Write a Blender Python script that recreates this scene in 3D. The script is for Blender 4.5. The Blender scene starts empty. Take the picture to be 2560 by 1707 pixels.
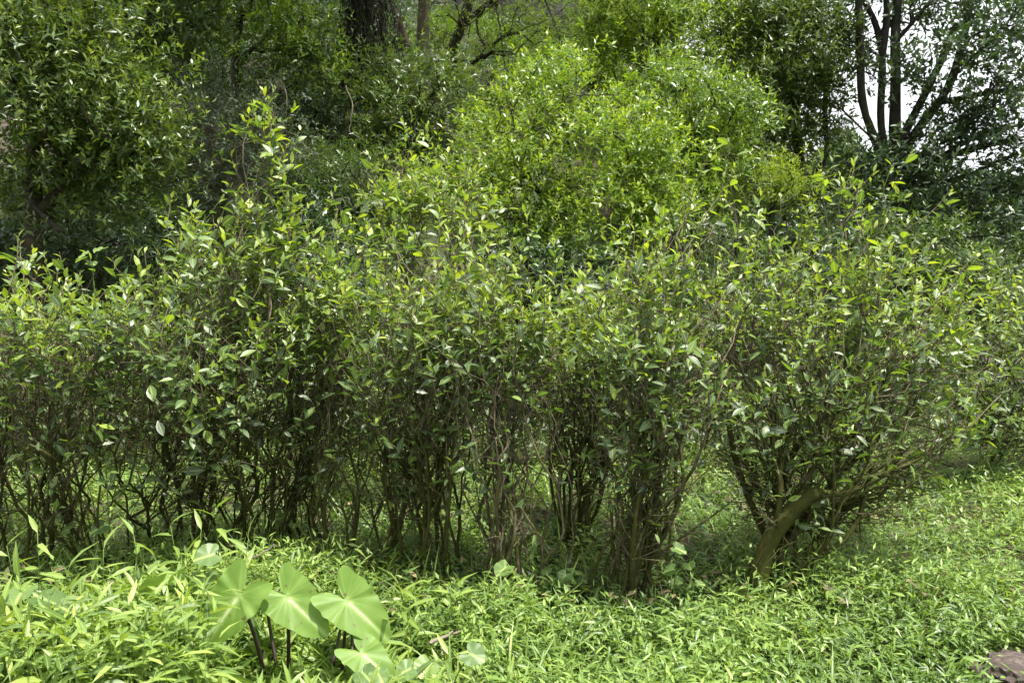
import bpy, math, random
import numpy as np
from mathutils import Vector, Matrix

# ------------------------------------------------------------------ camera, sky, sun, exposure
scene = bpy.context.scene
C = scene.collection
CAM_Z, PITCH, LENS = 1.6, math.radians(-5.0), 28.0
cam_data = bpy.data.cameras.new('camera')
cam = bpy.data.objects.new('camera', cam_data)
C.objects.link(cam)
cam.location = (0, 0, CAM_Z)
cam.rotation_euler = (math.radians(90) + PITCH, 0, 0)
cam_data.lens = LENS
cam_data.sensor_width = 36.0
cam_data.clip_end = 2000.0
cam_data.dof.use_dof = True
cam_data.dof.focus_distance = 4.0
cam_data.dof.aperture_fstop = 6.3
scene.camera = cam

SUN_DIR = Vector((0.28, -0.14, 1.0)).normalized()          # towards the sun
SUN_EL = math.asin(SUN_DIR.z)
SUN_AZ = math.atan2(SUN_DIR.x, SUN_DIR.y)
world = bpy.data.worlds.new('World')
scene.world = world
world.use_nodes = True
wn, wl = world.node_tree.nodes, world.node_tree.links
wn.clear()
w_out = wn.new('ShaderNodeOutputWorld')
w_bg = wn.new('ShaderNodeBackground')
w_bg.inputs['Strength'].default_value = 0.10
sky = wn.new('ShaderNodeTexSky')
sky.sky_type = 'NISHITA'
sky.sun_disc = False
sky.sun_elevation = SUN_EL
sky.sun_rotation = SUN_AZ
sky.dust_density = 4.0
w_tc = wn.new('ShaderNodeTexCoord')
w_noise = wn.new('ShaderNodeTexNoise')
w_noise.inputs['Scale'].default_value = 2.2
w_noise.inputs['Detail'].default_value = 6
w_ramp = wn.new('ShaderNodeMapRange')
w_ramp.inputs[1].default_value = 0.3
w_ramp.inputs[2].default_value = 0.62
w_ramp.inputs[3].default_value = 0.55
w_ramp.inputs[4].default_value = 0.95
w_mix = wn.new('ShaderNodeMix')
w_mix.data_type = 'RGBA'
w_mix.inputs[7].default_value = (9.0, 9.2, 9.4, 1)        # thin white cloud
wl.new(w_tc.outputs['Generated'], w_noise.inputs['Vector'])
wl.new(w_noise.outputs['Fac'], w_ramp.inputs[0])
wl.new(w_ramp.outputs[0], w_mix.inputs[0])
wl.new(sky.outputs[0], w_mix.inputs[6])
wl.new(w_mix.outputs[2], w_bg.inputs['Color'])
wl.new(w_bg.outputs[0], w_out.inputs[0])

sun_data = bpy.data.lights.new('sun', 'SUN')
sun_data.energy = 5.0
sun_data.angle = math.radians(2.5)
sun_data.color = (1.0, 0.955, 0.87)
sun = bpy.data.objects.new('sun', sun_data)
C.objects.link(sun)
sun.rotation_euler = SUN_DIR.to_track_quat('Z', 'Y').to_euler()
sun.location = (6, 4, 30)

vs = scene.view_settings
vs.view_transform = 'Standard'
vs.look = 'None'
vs.gamma = 1.0
vs.use_curve_mapping = False
vs.exposure = 1.0
scene.render.engine = 'CYCLES'
cy = scene.cycles
cy.max_bounces = 5
cy.diffuse_bounces = 3
cy.glossy_bounces = 2
cy.transmission_bounces = 3
cy.transparent_max_bounces = 4
cy.caustics_reflective = False
cy.caustics_refractive = False
cy.sample_clamp_indirect = 6.0
cy.use_denoising = True
cy.use_light_tree = False
cy.use_adaptive_sampling = True
cy.adaptive_threshold = 0.02
try:
    cy.denoiser = 'OPENIMAGEDENOISE'
    cy.denoising_prefilter = 'ACCURATE'
except Exception:
    pass

# ------------------------------------------------------------------ numeric helpers
FPX = 2560.0 * LENS / 36.0


def P(px, py, depth):
    """world point seen at photo pixel px,py (2560 wide) at a distance `depth` along +Y"""
    x = (px - 1280.0) / FPX
    y = -(py - 853.5) / FPX
    d = np.array([x, math.cos(PITCH) - y * math.sin(PITCH), math.sin(PITCH) + y * math.cos(PITCH)])
    d = d / d[1] * depth
    return np.array([d[0], d[1], d[2] + CAM_Z])


def project(p):
    """world points (N,3) to photo pixels and depth"""
    q = p - np.array([0, 0, CAM_Z])
    fwd = q[:, 1] * math.cos(PITCH) + q[:, 2] * math.sin(PITCH)
    up = -q[:, 1] * math.sin(PITCH) + q[:, 2] * math.cos(PITCH)
    fwd = np.maximum(fwd, 0.05)
    return 1280 + q[:, 0] / fwd * FPX, 853.5 - up / fwd * FPX, fwd


def smooth(a, b, v):
    t = np.clip((np.asarray(v, float) - a) / (b - a), 0, 1)
    return t * t * (3 - 2 * t)


def H(x, y):
    """terrain height: a flat terrace, a steep wooded bank behind on the left, a valley to the right"""
    x = np.asarray(x, float)
    y = np.asarray(y, float)
    s = 1.0 - smooth(2.8, 7.2, x - 0.12 * (y - 8))
    y0 = 7.4 + 0.42 * np.clip(x + 2.0, 0, 8)
    t = np.maximum(0, y - y0)
    h = s * (np.minimum(t, 4.0) * 0.85 * (1 - np.exp(-t * 0.9)) + np.maximum(t - 4.0, 0) * 0.45)
    h = np.where(h > 14, 14 + (h - 14) * 0.25, h)
    h = np.minimum(h, 40)
    h = h - (1 - s) * smooth(9, 26, y) * 3.2
    h = h + (1 - s) * smooth(45, 140, y) * 17.0
    h = h + 0.035 * np.sin(x * 1.7 + 0.6) * np.sin(y * 1.3 + 1.1) + 0.02 * np.sin(x * 4.1) * np.cos(y * 3.7)
    return h


def nrm(v):
    v = np.asarray(v, float)
    return v / np.maximum(np.linalg.norm(v, axis=-1, keepdims=True), 1e-9)


# ------------------------------------------------------------------ mesh building
class Geo:
    def __init__(self):
        self.v, self.f3, self.f4, self.uv, self.tone = [], [], [], [], []
        self.n = 0

    def add(self, v, f3=None, f4=None, uv=None, tone=None):
        v = np.asarray(v, float).reshape(-1, 3)
        k = len(v)
        self.v.append(v)
        self.uv.append(np.zeros((k, 2)) if uv is None else np.asarray(uv, float).reshape(-1, 2))
        self.tone.append(np.full(k, 0.5) if tone is None else np.broadcast_to(np.asarray(tone, float), (k,)))
        if f3 is not None and len(f3):
            self.f3.append(np.asarray(f3, np.int64).reshape(-1, 3) + self.n)
        if f4 is not None and len(f4):
            self.f4.append(np.asarray(f4, np.int64).reshape(-1, 4) + self.n)
        self.n += k

    def mesh(self, name, mat, shift=None, smooth_shade=True):
        me = bpy.data.meshes.new(name)
        if self.n == 0:
            return me
        v = np.concatenate(self.v)
        if shift is not None:
            v = v - np.asarray(shift)
        uv = np.concatenate(self.uv)
        tone = np.concatenate(self.tone)
        f3 = np.concatenate(self.f3) if self.f3 else np.zeros((0, 3), np.int64)
        f4 = np.concatenate(self.f4) if self.f4 else np.zeros((0, 4), np.int64)
        loops = np.concatenate([f3.ravel(), f4.ravel()]).astype(np.int32)
        tot = np.concatenate([np.full(len(f3), 3), np.full(len(f4), 4)]).astype(np.int32)
        start = np.concatenate([[0], np.cumsum(tot)[:-1]]).astype(np.int32)
        me.vertices.add(len(v))
        me.vertices.foreach_set('co', v.astype(np.float32).ravel())
        me.loops.add(len(loops))
        me.loops.foreach_set('vertex_index', loops)
        me.polygons.add(len(tot))
        me.polygons.foreach_set('loop_start', start)
        me.polygons.foreach_set('loop_total', tot)
        me.polygons.foreach_set('use_smooth', np.full(len(tot), smooth_shade))
        me.update(calc_edges=True)
        lay = me.uv_layers.new(name='UVMap')
        lay.data.foreach_set('uv', uv[loops].astype(np.float32).ravel())
        at = me.attributes.new('tone', 'FLOAT', 'POINT')
        at.data.foreach_set('value', tone.astype(np.float32))
        me.materials.append(mat)
        me.validate(clean_customdata=False)
        return me


def link(name, data, parent=None, loc=None):
    o = bpy.data.objects.new(name, data)
    C.objects.link(o)
    if parent is not None:
        o.parent = parent
    if loc is not None:
        o.location = loc
    return o


def tag(o, label=None, cat=None, group=None, kind=None):
    if label:
        o['label'] = label
    if cat:
        o['category'] = cat
    if group:
        o['group'] = group
    if kind:
        o['kind'] = kind
    return o


def thing(name, loc, label, cat, group=None):
    return tag(link(name, None, None, tuple(float(a) for a in loc)), label, cat, group)


# leaf templates: x across, y along (0..1), z up -------------------------------------------------
def leaf_template(stations, fold=0.25, curl=0.18, twist=0.0, wave=0.0):
    """stations: list of (t, half width). first and last have width 0."""
    vs_, uv = [], []
    rows = []
    for i, (t, w) in enumerate(stations):
        z = -curl * t * t
        y = t
        if w == 0:
            rows.append([len(vs_)])
            vs_.append((0, y, z))
            uv.append((0.5, t))
        else:
            r = []
            wv = wave * math.sin(t * 17.0)
            for k, s in enumerate((-1, 0, 1)):
                r.append(len(vs_))
                vs_.append((s * w, y, z + abs(s) * (fold * w + wv * s) + s * twist * w * t))
                uv.append((0.5 + 0.5 * s, t))
            rows.append(r)
    f3, f4 = [], []
    for a, b in zip(rows[:-1], rows[1:]):
        if len(a) == 1 and len(b) == 3:
            f3 += [(a[0], b[1], b[0]), (a[0], b[2], b[1])]
        elif len(a) == 3 and len(b) == 1:
            f3 += [(a[0], a[1], b[0]), (a[1], a[2], b[0])]
        else:
            f4 += [(a[0], a[1], b[1], b[0]), (a[1], a[2], b[2], b[1])]
    return (np.array(vs_, float), np.array(uv, float), np.array(f3, np.int64).reshape(-1, 3),
            np.array(f4, np.int64).reshape(-1, 4))


TEA = [leaf_template([(0, 0), (.1, .055), (.3, .17), (.55, .2), (.78, .13), (.92, .05), (1, 0)], fold=f, curl=c, twist=tw, wave=wv)
       for f, c, tw, wv in ((.35, .10, .15, .010), (.15, .30, -.25, .012), (.55, .18, .3, .015), (.25, -.06, -.1, .01))]
TEA_LOW = [leaf_template([(0, 0), (.3, .17), (.62, .18), (1, 0)], fold=f, curl=c, twist=tw)
           for f, c, tw in ((.35, .12, .2), (.15, .30, -.2), (.55, .2, .3))]
OVAL = [leaf_template([(0, 0), (.45, .2), (1, 0)], fold=f, curl=c) for f, c in ((.3, .2), (.6, .35), (.2, .05))]
NARROW = [leaf_template([(0, 0), (.4, .11), (1, 0)], fold=f, curl=c) for f, c in ((.3, .25), (.5, .45), (.2, .1))]
LANCE = [leaf_template([(0, 0), (.25, .1), (.6, .085), (1, 0)], fold=f, curl=c, twist=tw)
         for f, c, tw in ((.35, .30, .1), (.2, .55, -.3), (.3, .12, .3))]
BLADE = [leaf_template([(0, 0), (.12, .022), (.4, .028), (.7, .02), (1, 0)], fold=.5, curl=c, twist=tw)
         for c, tw in ((.35, .3), (.7, -.4), (.15, .2))]
WEED = [leaf_template([(0, 0), (.3, .15), (.62, .12), (1, 0)], fold=f, curl=c, twist=tw)
        for f, c, tw in ((.3, .25, .1), (.15, .45, -.3), (.4, .1, .3))]


def add_leaves(geo, temps, pos, Y, Z, size, wid, tone, rng):
    """scatter leaves: pos/Y/Z (M,3), size and width factor (M,), tone (M,)"""
    pos, Y, Z = (np.asarray(a, float).reshape(-1, 3) for a in (pos, Y, Z))
    M = len(pos)
    if M == 0:
        return
    size = np.broadcast_to(size, (M,))
    wid = np.broadcast_to(wid, (M,))
    tone = np.broadcast_to(tone, (M,))
    Y = nrm(Y)
    X = nrm(np.cross(Y, Z))
    Zn = np.cross(X, Y)
    which = rng.integers(0, len(temps), M)
    for k, (tv, tu, f3, f4) in enumerate(temps):
        s = np.nonzero(which == k)[0]
        if len(s) == 0:
            continue
        K = len(tv)
        v = (X[s][:, None, :] * (tv[None, :, 0:1] * (size[s] * wid[s])[:, None, None]) +
             Y[s][:, None, :] * (tv[None, :, 1:2] * size[s][:, None, None]) +
             Zn[s][:, None, :] * (tv[None, :, 2:3] * size[s][:, None, None]) + pos[s][:, None, :])
        off = (np.arange(len(s)) * K)[:, None, None]
        geo.add(v.reshape(-1, 3), (f3[None] + off).reshape(-1, 3), (f4[None] + off).reshape(-1, 4),
                np.tile(tu, (len(s), 1)), np.repeat(tone[s], K))


def add_tube(geo, pts, rad, sides=5, tone=0.5, cap=True):
    pts = np.asarray(pts, float)
    n = len(pts)
    if n < 2:
        return
    rad = np.broadcast_to(rad, (n,)).astype(float)
    tan = np.zeros_like(pts)
    tan[1:-1] = pts[2:] - pts[:-2]
    tan[0] = pts[1] - pts[0]
    tan[-1] = pts[-1] - pts[-2]
    tan = nrm(tan)
    ref = np.array([0.31, 0.83, 0.12]) if abs(tan[0][2]) > 0.7 else np.array([0.05, 0.1, 1.0])
    u = nrm(np.cross(tan, ref))
    w = np.cross(tan, u)
    a = np.arange(sides) / sides * 2 * math.pi
    ring = u[:, None, :] * np.cos(a)[None, :, None] + w[:, None, :] * np.sin(a)[None, :, None]
    v = pts[:, None, :] + ring * rad[:, None, None]
    i = np.arange(n - 1)[:, None] * sides
    j = np.arange(sides)[None, :]
    j2 = (j + 1) % sides
    f4 = np.stack([i + j, i + j2, i + sides + j2, i + sides + j], -1).reshape(-1, 4)
    tn = np.broadcast_to(tone, (n,))
    L = np.concatenate([[0], np.cumsum(np.linalg.norm(np.diff(pts, axis=0), axis=1))])
    uv = np.stack([np.broadcast_to(np.arange(sides)[None] / sides, (n, sides)), np.broadcast_to(L[:, None], (n, sides))], -1)
    f3 = []
    if cap and sides > 2:
        f3 = [((n - 1) * sides, (n - 1) * sides + k, (n - 1) * sides + k + 1) for k in range(1, sides - 1)]
    geo.add(v.reshape(-1, 3), f3, f4, uv.reshape(-1, 2), np.repeat(tn, sides))


# branching skeleton -------------------------------------------------------------------------
class Skeleton:
    def __init__(self, cap=40000):
        self.pos = np.zeros((cap, 3))
        self.dir = np.zeros((cap, 3))
        self.plen = np.zeros(cap)
        self.par = np.full(cap, -1)
        self.root = np.zeros(cap, int)
        self.preset = np.zeros(cap)
        self.ok = np.ones(cap, bool)
        self.n = 0

    def node(self, p, d, par, root=None, preset=0.0, ok=True):
        i = self.n
        self.pos[i], self.dir[i], self.par[i] = p, d, par
        self.plen[i] = 0 if par < 0 else self.plen[par] + np.linalg.norm(self.pos[i] - self.pos[par])
        self.root[i] = root if root is not None else (self.root[par] if par >= 0 else i)
        self.preset[i] = preset
        self.ok[i] = ok
        self.n += 1
        return i

    def path(self, pts, r0=0.0, r1=0.0, parent=-1, root=None, ok_from=0.0, step=0.0):
        pts = np.asarray(pts, float)
        if step > 0:      # smooth resample
            seg = np.concatenate([[0], np.cumsum(np.linalg.norm(np.diff(pts, axis=0), axis=1))])
            m = max(3, int(seg[-1] / step))
            t = np.linspace(0, seg[-1], m)
            q = np.stack([np.interp(t, seg, pts[:, k]) for k in range(3)], 1)
            for _ in range(3):
                q[1:-1] = 0.5 * q[1:-1] + 0.25 * (q[2:] + q[:-2])
            pts = q
        n = len(pts)
        last = parent
        ids = []
        for k in range(n):
            if k == 0 and parent >= 0:
                continue
            d = nrm(pts[min(k + 1, n - 1)] - pts[max(k - 1, 0)])
            fr = k / (n - 1)
            last = self.node(pts[k], d, last, root, r0 + (r1 - r0) * fr, fr >= ok_from)
            ids.append(last)
        return ids

    def nearest(self, p):
        return int(np.argmin(np.linalg.norm(self.pos[:self.n] - p, axis=1)))

    def grow(self, targets, rng, step=0.1, wpath=0.3, up=0.5, jitter=0.06, wang=0.8, only=None):
        targets = np.asarray(targets)
        d0 = np.min(np.linalg.norm(targets[:, None, :] - self.pos[None, :self.n][:, ::max(1, self.n // 60)], axis=2), axis=1)
        ends = np.zeros(len(targets), int)
        for ti in np.argsort(d0 + rng.uniform(0, 0.15, len(d0))):
            t = targets[ti]
            n = self.n
            d = t - self.pos[:n]
            L = np.linalg.norm(d, axis=1) + 1e-6
            ca = np.sum(d * self.dir[:n], axis=1) / L
            cost = L * (1 + wang * (1 - ca)) + wpath * self.plen[:n] + np.where(self.ok[:n], 0, 50)
            if only is not None:
                cost = cost + np.where(self.root[:n] == only[ti], 0, 100)
            i = int(np.argmin(cost))
            Li = L[i]
            if Li < 0.02:
                ends[ti] = i
                continue
            p0 = self.pos[i].copy()
            e = nrm(d[i] / Li * 0.7 + np.array([0, 0, up]) + rng.normal(0, .2, 3))
            p1 = p0 + nrm(self.dir[i] + d[i] / Li * 0.7) * Li * 0.35
            p2 = t - e * Li * 0.3
            k = max(2, int(math.ceil(Li / step)))
            last = i
            for q in range(1, k + 1):
                s = q / k
                b = (1 - s) ** 3 * p0 + 3 * (1 - s) ** 2 * s * p1 + 3 * (1 - s) * s * s * p2 + s ** 3 * t
                if q < k:
                    b = b + rng.normal(0, jitter * step, 3)
                last = self.node(b, nrm(b - self.pos[last]), last)
            ends[ti] = last
        return ends

    def radii(self, r0, p=2.3, along=0.12):
        acc = np.zeros(self.n)
        haschild = np.zeros(self.n, bool)
        for i in range(self.n - 1, -1, -1):
            if not haschild[i]:
                acc[i] += 1
            acc[i] += along
            q = self.par[i]
            if q >= 0:
                acc[q] += acc[i]
                haschild[q] = True
        r = r0 * acc ** (1.0 / p)
        return np.maximum(r, self.preset[:self.n])

    def chains(self, r):
        kids = [[] for _ in range(self.n)]
        for i in range(self.n):
            if self.par[i] >= 0:
                kids[self.par[i]].append(i)
        out = []
        stack = [(i, False) for i in range(self.n) if self.par[i] < 0]
        while stack:
            i, _ = stack.pop()
            ch = [self.par[i]] if self.par[i] >= 0 else []
            ch.append(i)
            while kids[i]:
                ks = sorted(kids[i], key=lambda k: -r[k])
                for k in ks[1:]:
                    stack.append((k, True))
                i = ks[0]
                ch.append(i)
            out.append(ch)
        return out


def stem_geo(sk, r, tone_fn, rough=0.0, rng=None, thin_sides=3, roots=None):
    """returns {root id: Geo} of tubes"""
    geos = {}
    for ch in sk.chains(r):
        root = sk.root[ch[-1]]
        g = geos.setdefault(root if roots is None else roots, Geo())
        rr = r[ch].copy()
        if sk.par[ch[1]] == ch[0] and len(ch) > 1:
            rr[0] = min(rr[0], rr[1] * 1.15)
        if rough > 0:
            rr = rr * (1 + rng.normal(0, rough, len(rr)))
        rr[-1] *= 0.5
        m = rr.max()
        sides = thin_sides if m < 0.006 else (5 if m < 0.02 else (8 if m < 0.06 else 12))
        add_tube(g, sk.pos[ch], rr, sides, tone_fn(sk.pos[ch], rr))
    return geos


def rosettes(ends, dirs, n, rng, offset=0.015, spread=(0.45, 1.45), up=0.25):
    """leaf frames round twig ends. returns pos, Y, Z, rank(0 tip .. 1 old)"""
    ends, dirs = np.asarray(ends), nrm(dirs)
    M = len(ends)
    ref = np.where(np.abs(dirs[:, 2:3]) > 0.9, np.array([[1.0, 0, 0]]), np.array([[0, 0, 1.0]]))
    u = nrm(np.cross(dirs, ref))
    w = np.cross(dirs, u)
    a0 = rng.uniform(0, 6.28, M)
    P_, Y_, Z_, R_ = [], [], [], []
    for k in range(n):
        a = a0 + k * 2.4 + rng.normal(0, .25, M)
        th = spread[0] + (spread[1] - spread[0]) * (k / max(1, n - 1)) + rng.normal(0, .18, M)
        per = u * np.cos(a)[:, None] + w * np.sin(a)[:, None]
        y = dirs * np.cos(th)[:, None] + per * np.sin(th)[:, None]
        z = dirs * np.sin(th)[:, None] - per * np.cos(th)[:, None] + rng.normal(0, .28, (M, 3))
        z[:, 2] += up
        P_.append(ends - dirs * (offset * k * rng.uniform(.7, 1.4, M))[:, None])
        Y_.append(y)
        Z_.append(z)
        R_.append(np.full(M, k / max(1, n - 1)))
    return np.concatenate(P_), np.concatenate(Y_), np.concatenate(Z_), np.concatenate(R_)


# ------------------------------------------------------------------ materials
def new_mat(name):
    m = bpy.data.materials.new(name)
    m.use_nodes = True
    nt = m.node_tree
    nt.nodes.clear()
    out = nt.nodes.new('ShaderNodeOutputMaterial')
    return m, nt, out


def ramp(nt, cols, fac=None):
    r = nt.nodes.new('ShaderNodeValToRGB')
    el = r.color_ramp.elements
    while len(el) > 1:
        el.remove(el[-1])
    for i, (p, c) in enumerate(cols):
        e = el[0] if i == 0 else el.new(p)
        e.position = p
        e.color = (*c, 1)
    if fac is not None:
        nt.links.new(fac, r.inputs[0])
    return r


def math_node(nt, op, a, b=None, c=None):
    n = nt.nodes.new('ShaderNodeMath')
    n.operation = op
    for k, x in enumerate((a, b, c)):
        if x is None:
            continue
        if isinstance(x, (int, float)):
            n.inputs[k].default_value = x
        else:
            nt.links.new(x, n.inputs[k])
    return n.outputs[0]


def mix_col(nt, fac, a, b, mode='MIX'):
    n = nt.nodes.new('ShaderNodeMix')
    n.data_type = 'RGBA'
    n.blend_type = mode
    for k, x in ((0, fac), (6, a), (7, b)):
        if isinstance(x, (int, float)):
            n.inputs[k].default_value = x
        elif isinstance(x, tuple):
            n.inputs[k].default_value = (*x, 1)
        else:
            nt.links.new(x, n.inputs[k])
    return n.outputs[2]


def leaf_mat(name, cols, rough=0.38, transl=0.32, midrib=True, spec=0.5, under=0.35, noise_scale=14.0, coat=0.0, spots=False):
    """cols: ramp over the leaf's own tone (0 old and dark, 1 young)"""
    m, nt, out = new_mat(name)
    L = nt.links
    at = nt.nodes.new('ShaderNodeAttribute')
    at.attribute_name = 'tone'
    tc = nt.nodes.new('ShaderNodeTexCoord')
    geo = nt.nodes.new('ShaderNodeNewGeometry')
    nz = nt.nodes.new('ShaderNodeTexNoise')
    nz.inputs['Scale'].default_value = noise_scale
    nz.inputs['Detail'].default_value = 1
    L.new(geo.outputs['Position'], nz.inputs['Vector'])
    f = math_node(nt, 'ADD', at.outputs['Fac'], math_node(nt, 'MULTIPLY_ADD', nz.outputs['Fac'], 0.24, -0.12))
    col = ramp(nt, cols, f).outputs[0]
    if midrib:
        sep = nt.nodes.new('ShaderNodeSeparateXYZ')
        L.new(tc.outputs['UV'], sep.inputs[0])
        d = math_node(nt, 'ABSOLUTE', math_node(nt, 'SUBTRACT', sep.outputs[0], 0.5))
        mr = nt.nodes.new('ShaderNodeMapRange')
        mr.inputs[1].default_value = 0.015
        mr.inputs[2].default_value = 0.06
        mr.inputs[3].default_value = 0.55
        mr.inputs[4].default_value = 0.0
        L.new(d, mr.inputs[0])
        col = mix_col(nt, mr.outputs[0], col, tuple(min(1, c * 1.5 + .03) for c in cols[-1][1]))
    if spots:           # brown bites and yellowed patches
        n3 = nt.nodes.new('ShaderNodeTexNoise')
        n3.inputs['Scale'].default_value = 38
        n3.inputs['Detail'].default_value = 1
        L.new(geo.outputs['Position'], n3.inputs['Vector'])
        mr3 = nt.nodes.new('ShaderNodeMapRange')
        mr3.inputs[1].default_value = 0.70
        mr3.inputs[2].default_value = 0.76
        L.new(n3.outputs['Fac'], mr3.inputs[0])
        col = mix_col(nt, math_node(nt, 'MULTIPLY', mr3.outputs[0], .8), col, (.13, .085, .035))
    pale = mix_col(nt, under, col, (0.20, 0.27, 0.13))
    colb = mix_col(nt, geo.outputs['Backfacing'], col, pale)
    bs = nt.nodes.new('ShaderNodeBsdfPrincipled')
    L.new(colb, bs.inputs['Base Color'])
    rg = mix_col(nt, geo.outputs['Backfacing'], (rough,) * 3, (min(1, rough + .25),) * 3)
    L.new(rg, bs.inputs['Roughness'])
    bs.inputs['Specular IOR Level'].default_value = spec
    if coat > 0:
        bs.inputs['Coat Weight'].default_value = coat
        bs.inputs['Coat Roughness'].default_value = 0.33
        bs.inputs['Coat IOR'].default_value = 1.6
    tr = nt.nodes.new('ShaderNodeBsdfTranslucent')
    tcol = mix_col(nt, 1.0, col, (1.75, 1.75, 0.55), 'MULTIPLY')
    L.new(tcol, tr.inputs['Color'])
    mx = nt.nodes.new('ShaderNodeMixShader')
    mx.inputs[0].default_value = transl
    L.new(bs.outputs[0], mx.inputs[1])
    L.new(tr.outputs[0], mx.inputs[2])
    L.new(mx.outputs[0], out.inputs[0])
    return m


def bark_mat(name, bark, bark2, moss, scale=18.0, bump=0.5):
    """tone = how much moss grows on this part of the stem"""
    m, nt, out = new_mat(name)
    L = nt.links
    at = nt.nodes.new('ShaderNodeAttribute')
    at.attribute_name = 'tone'
    geo = nt.nodes.new('ShaderNodeNewGeometry')
    n1 = nt.nodes.new('ShaderNodeTexNoise')
    n1.inputs['Scale'].default_value = scale
    n1.inputs['Detail'].default_value = 6
    n1.inputs['Roughness'].default_value = 0.7
    n2 = nt.nodes.new('ShaderNodeTexNoise')
    n2.inputs['Scale'].default_value = scale * 0.45
    n2.inputs['Detail'].default_value = 4
    L.new(geo.outputs['Position'], n1.inputs['Vector'])
    L.new(geo.outputs['Position'], n2.inputs['Vector'])
    base = ramp(nt, [(0.3, bark), (0.62, bark2)], n1.outputs['Fac']).outputs[0]
    mo = math_node(nt, 'ADD', math_node(nt, 'MULTIPLY_ADD', n2.outputs['Fac'], 2.6, -1.4), math_node(nt, 'MULTIPLY', at.outputs['Fac'], 1.3))
    mo = nt.nodes.new('ShaderNodeClamp').outputs[0] if False else math_node(nt, 'MINIMUM', math_node(nt, 'MAXIMUM', mo, 0.0), 1.0)
    mossc = mix_col(nt, n1.outputs['Fac'], tuple(c * 0.45 for c in moss), tuple(min(1, c * 1.5) for c in moss))
    col = mix_col(nt, mo, base, mossc)
    bs = nt.nodes.new('ShaderNodeBsdfPrincipled')
    L.new(col, bs.inputs['Base Color'])
    bs.inputs['Roughness'].default_value = 0.88
    bs.inputs['Specular IOR Level'].default_value = 0.2
    bp = nt.nodes.new('ShaderNodeBump')
    bp.inputs['Strength'].default_value = bump
    bp.inputs['Distance'].default_value = 0.01
    L.new(n1.outputs['Fac'], bp.inputs['Height'])
    L.new(bp.outputs[0], bs.inputs['Normal'])
    L.new(bs.outputs[0], out.inputs[0])
    return m


M_TEA = leaf_mat('tea_leaf', [(0, (.026, .050, .022)), (.35, (.068, .125, .034)), (.62, (.150, .235, .036)), (1, (.31, .385, .036))],
                 rough=.48, transl=.36, spec=.85, coat=.08, spots=True)
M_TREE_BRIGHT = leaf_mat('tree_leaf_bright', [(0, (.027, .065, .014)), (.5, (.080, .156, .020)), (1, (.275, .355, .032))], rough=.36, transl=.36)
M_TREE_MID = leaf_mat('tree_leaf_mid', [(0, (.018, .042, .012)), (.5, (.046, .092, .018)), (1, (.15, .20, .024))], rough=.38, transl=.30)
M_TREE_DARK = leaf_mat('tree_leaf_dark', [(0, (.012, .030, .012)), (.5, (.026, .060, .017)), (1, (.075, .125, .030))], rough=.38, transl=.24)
M_GREY = leaf_mat('shrub_leaf_grey', [(0, (.022, .038, .019)), (.5, (.044, .070, .032)), (1, (.09, .13, .05))], rough=.55, transl=.22)
M_FEATHER = leaf_mat('feathery_leaf', [(0, (.060, .110, .012)), (.5, (.110, .180, .016)), (1, (.22, .27, .025))], rough=.5, transl=.5, midrib=False)
M_FERN = leaf_mat('fern_leaf', [(0, (.025, .062, .020)), (.5, (.050, .110, .030)), (1, (.10, .18, .045))], rough=.5, transl=.3, midrib=False)
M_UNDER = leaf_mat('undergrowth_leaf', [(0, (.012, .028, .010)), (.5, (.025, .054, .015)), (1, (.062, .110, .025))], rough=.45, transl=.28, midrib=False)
M_GROUND = leaf_mat('ground_cover_leaf', [(0, (.036, .075, .020)), (.5, (.112, .195, .042)), (1, (.265, .365, .085))], rough=.42, transl=.30, spec=.45)
M_GRASS = leaf_mat('grass_blade', [(0, (.042, .085, .018)), (.5, (.128, .210, .038)), (1, (.29, .38, .085))], rough=.45, transl=.34)
M_BROAD = leaf_mat('broad_leaf', [(0, (.055, .110, .034)), (.5, (.135, .215, .058)), (1, (.29, .38, .10))], rough=.45, transl=.36)
M_FAR = leaf_mat('far_leaf', [(0, (.045, .085, .040)), (.5, (.090, .140, .065)), (1, (.16, .21, .09))], rough=.6, transl=.3, midrib=False)
M_STEM = bark_mat('tea_bark', (.036, .028, .018), (.200, .168, .112), (.044, .048, .009), 30)
M_TRUNK = bark_mat('trunk_bark', (.022, .017, .013), (.095, .072, .055), (.045, .05, .014), 9)
M_DARKBARK = bark_mat('dark_trunk_bark', (.012, .010, .009), (.045, .037, .031), (.026, .032, .012), 9)
M_TWIG = bark_mat('pale_twig', (.10, .08, .06), (.26, .22, .17), (.08, .09, .03), 20)

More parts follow.
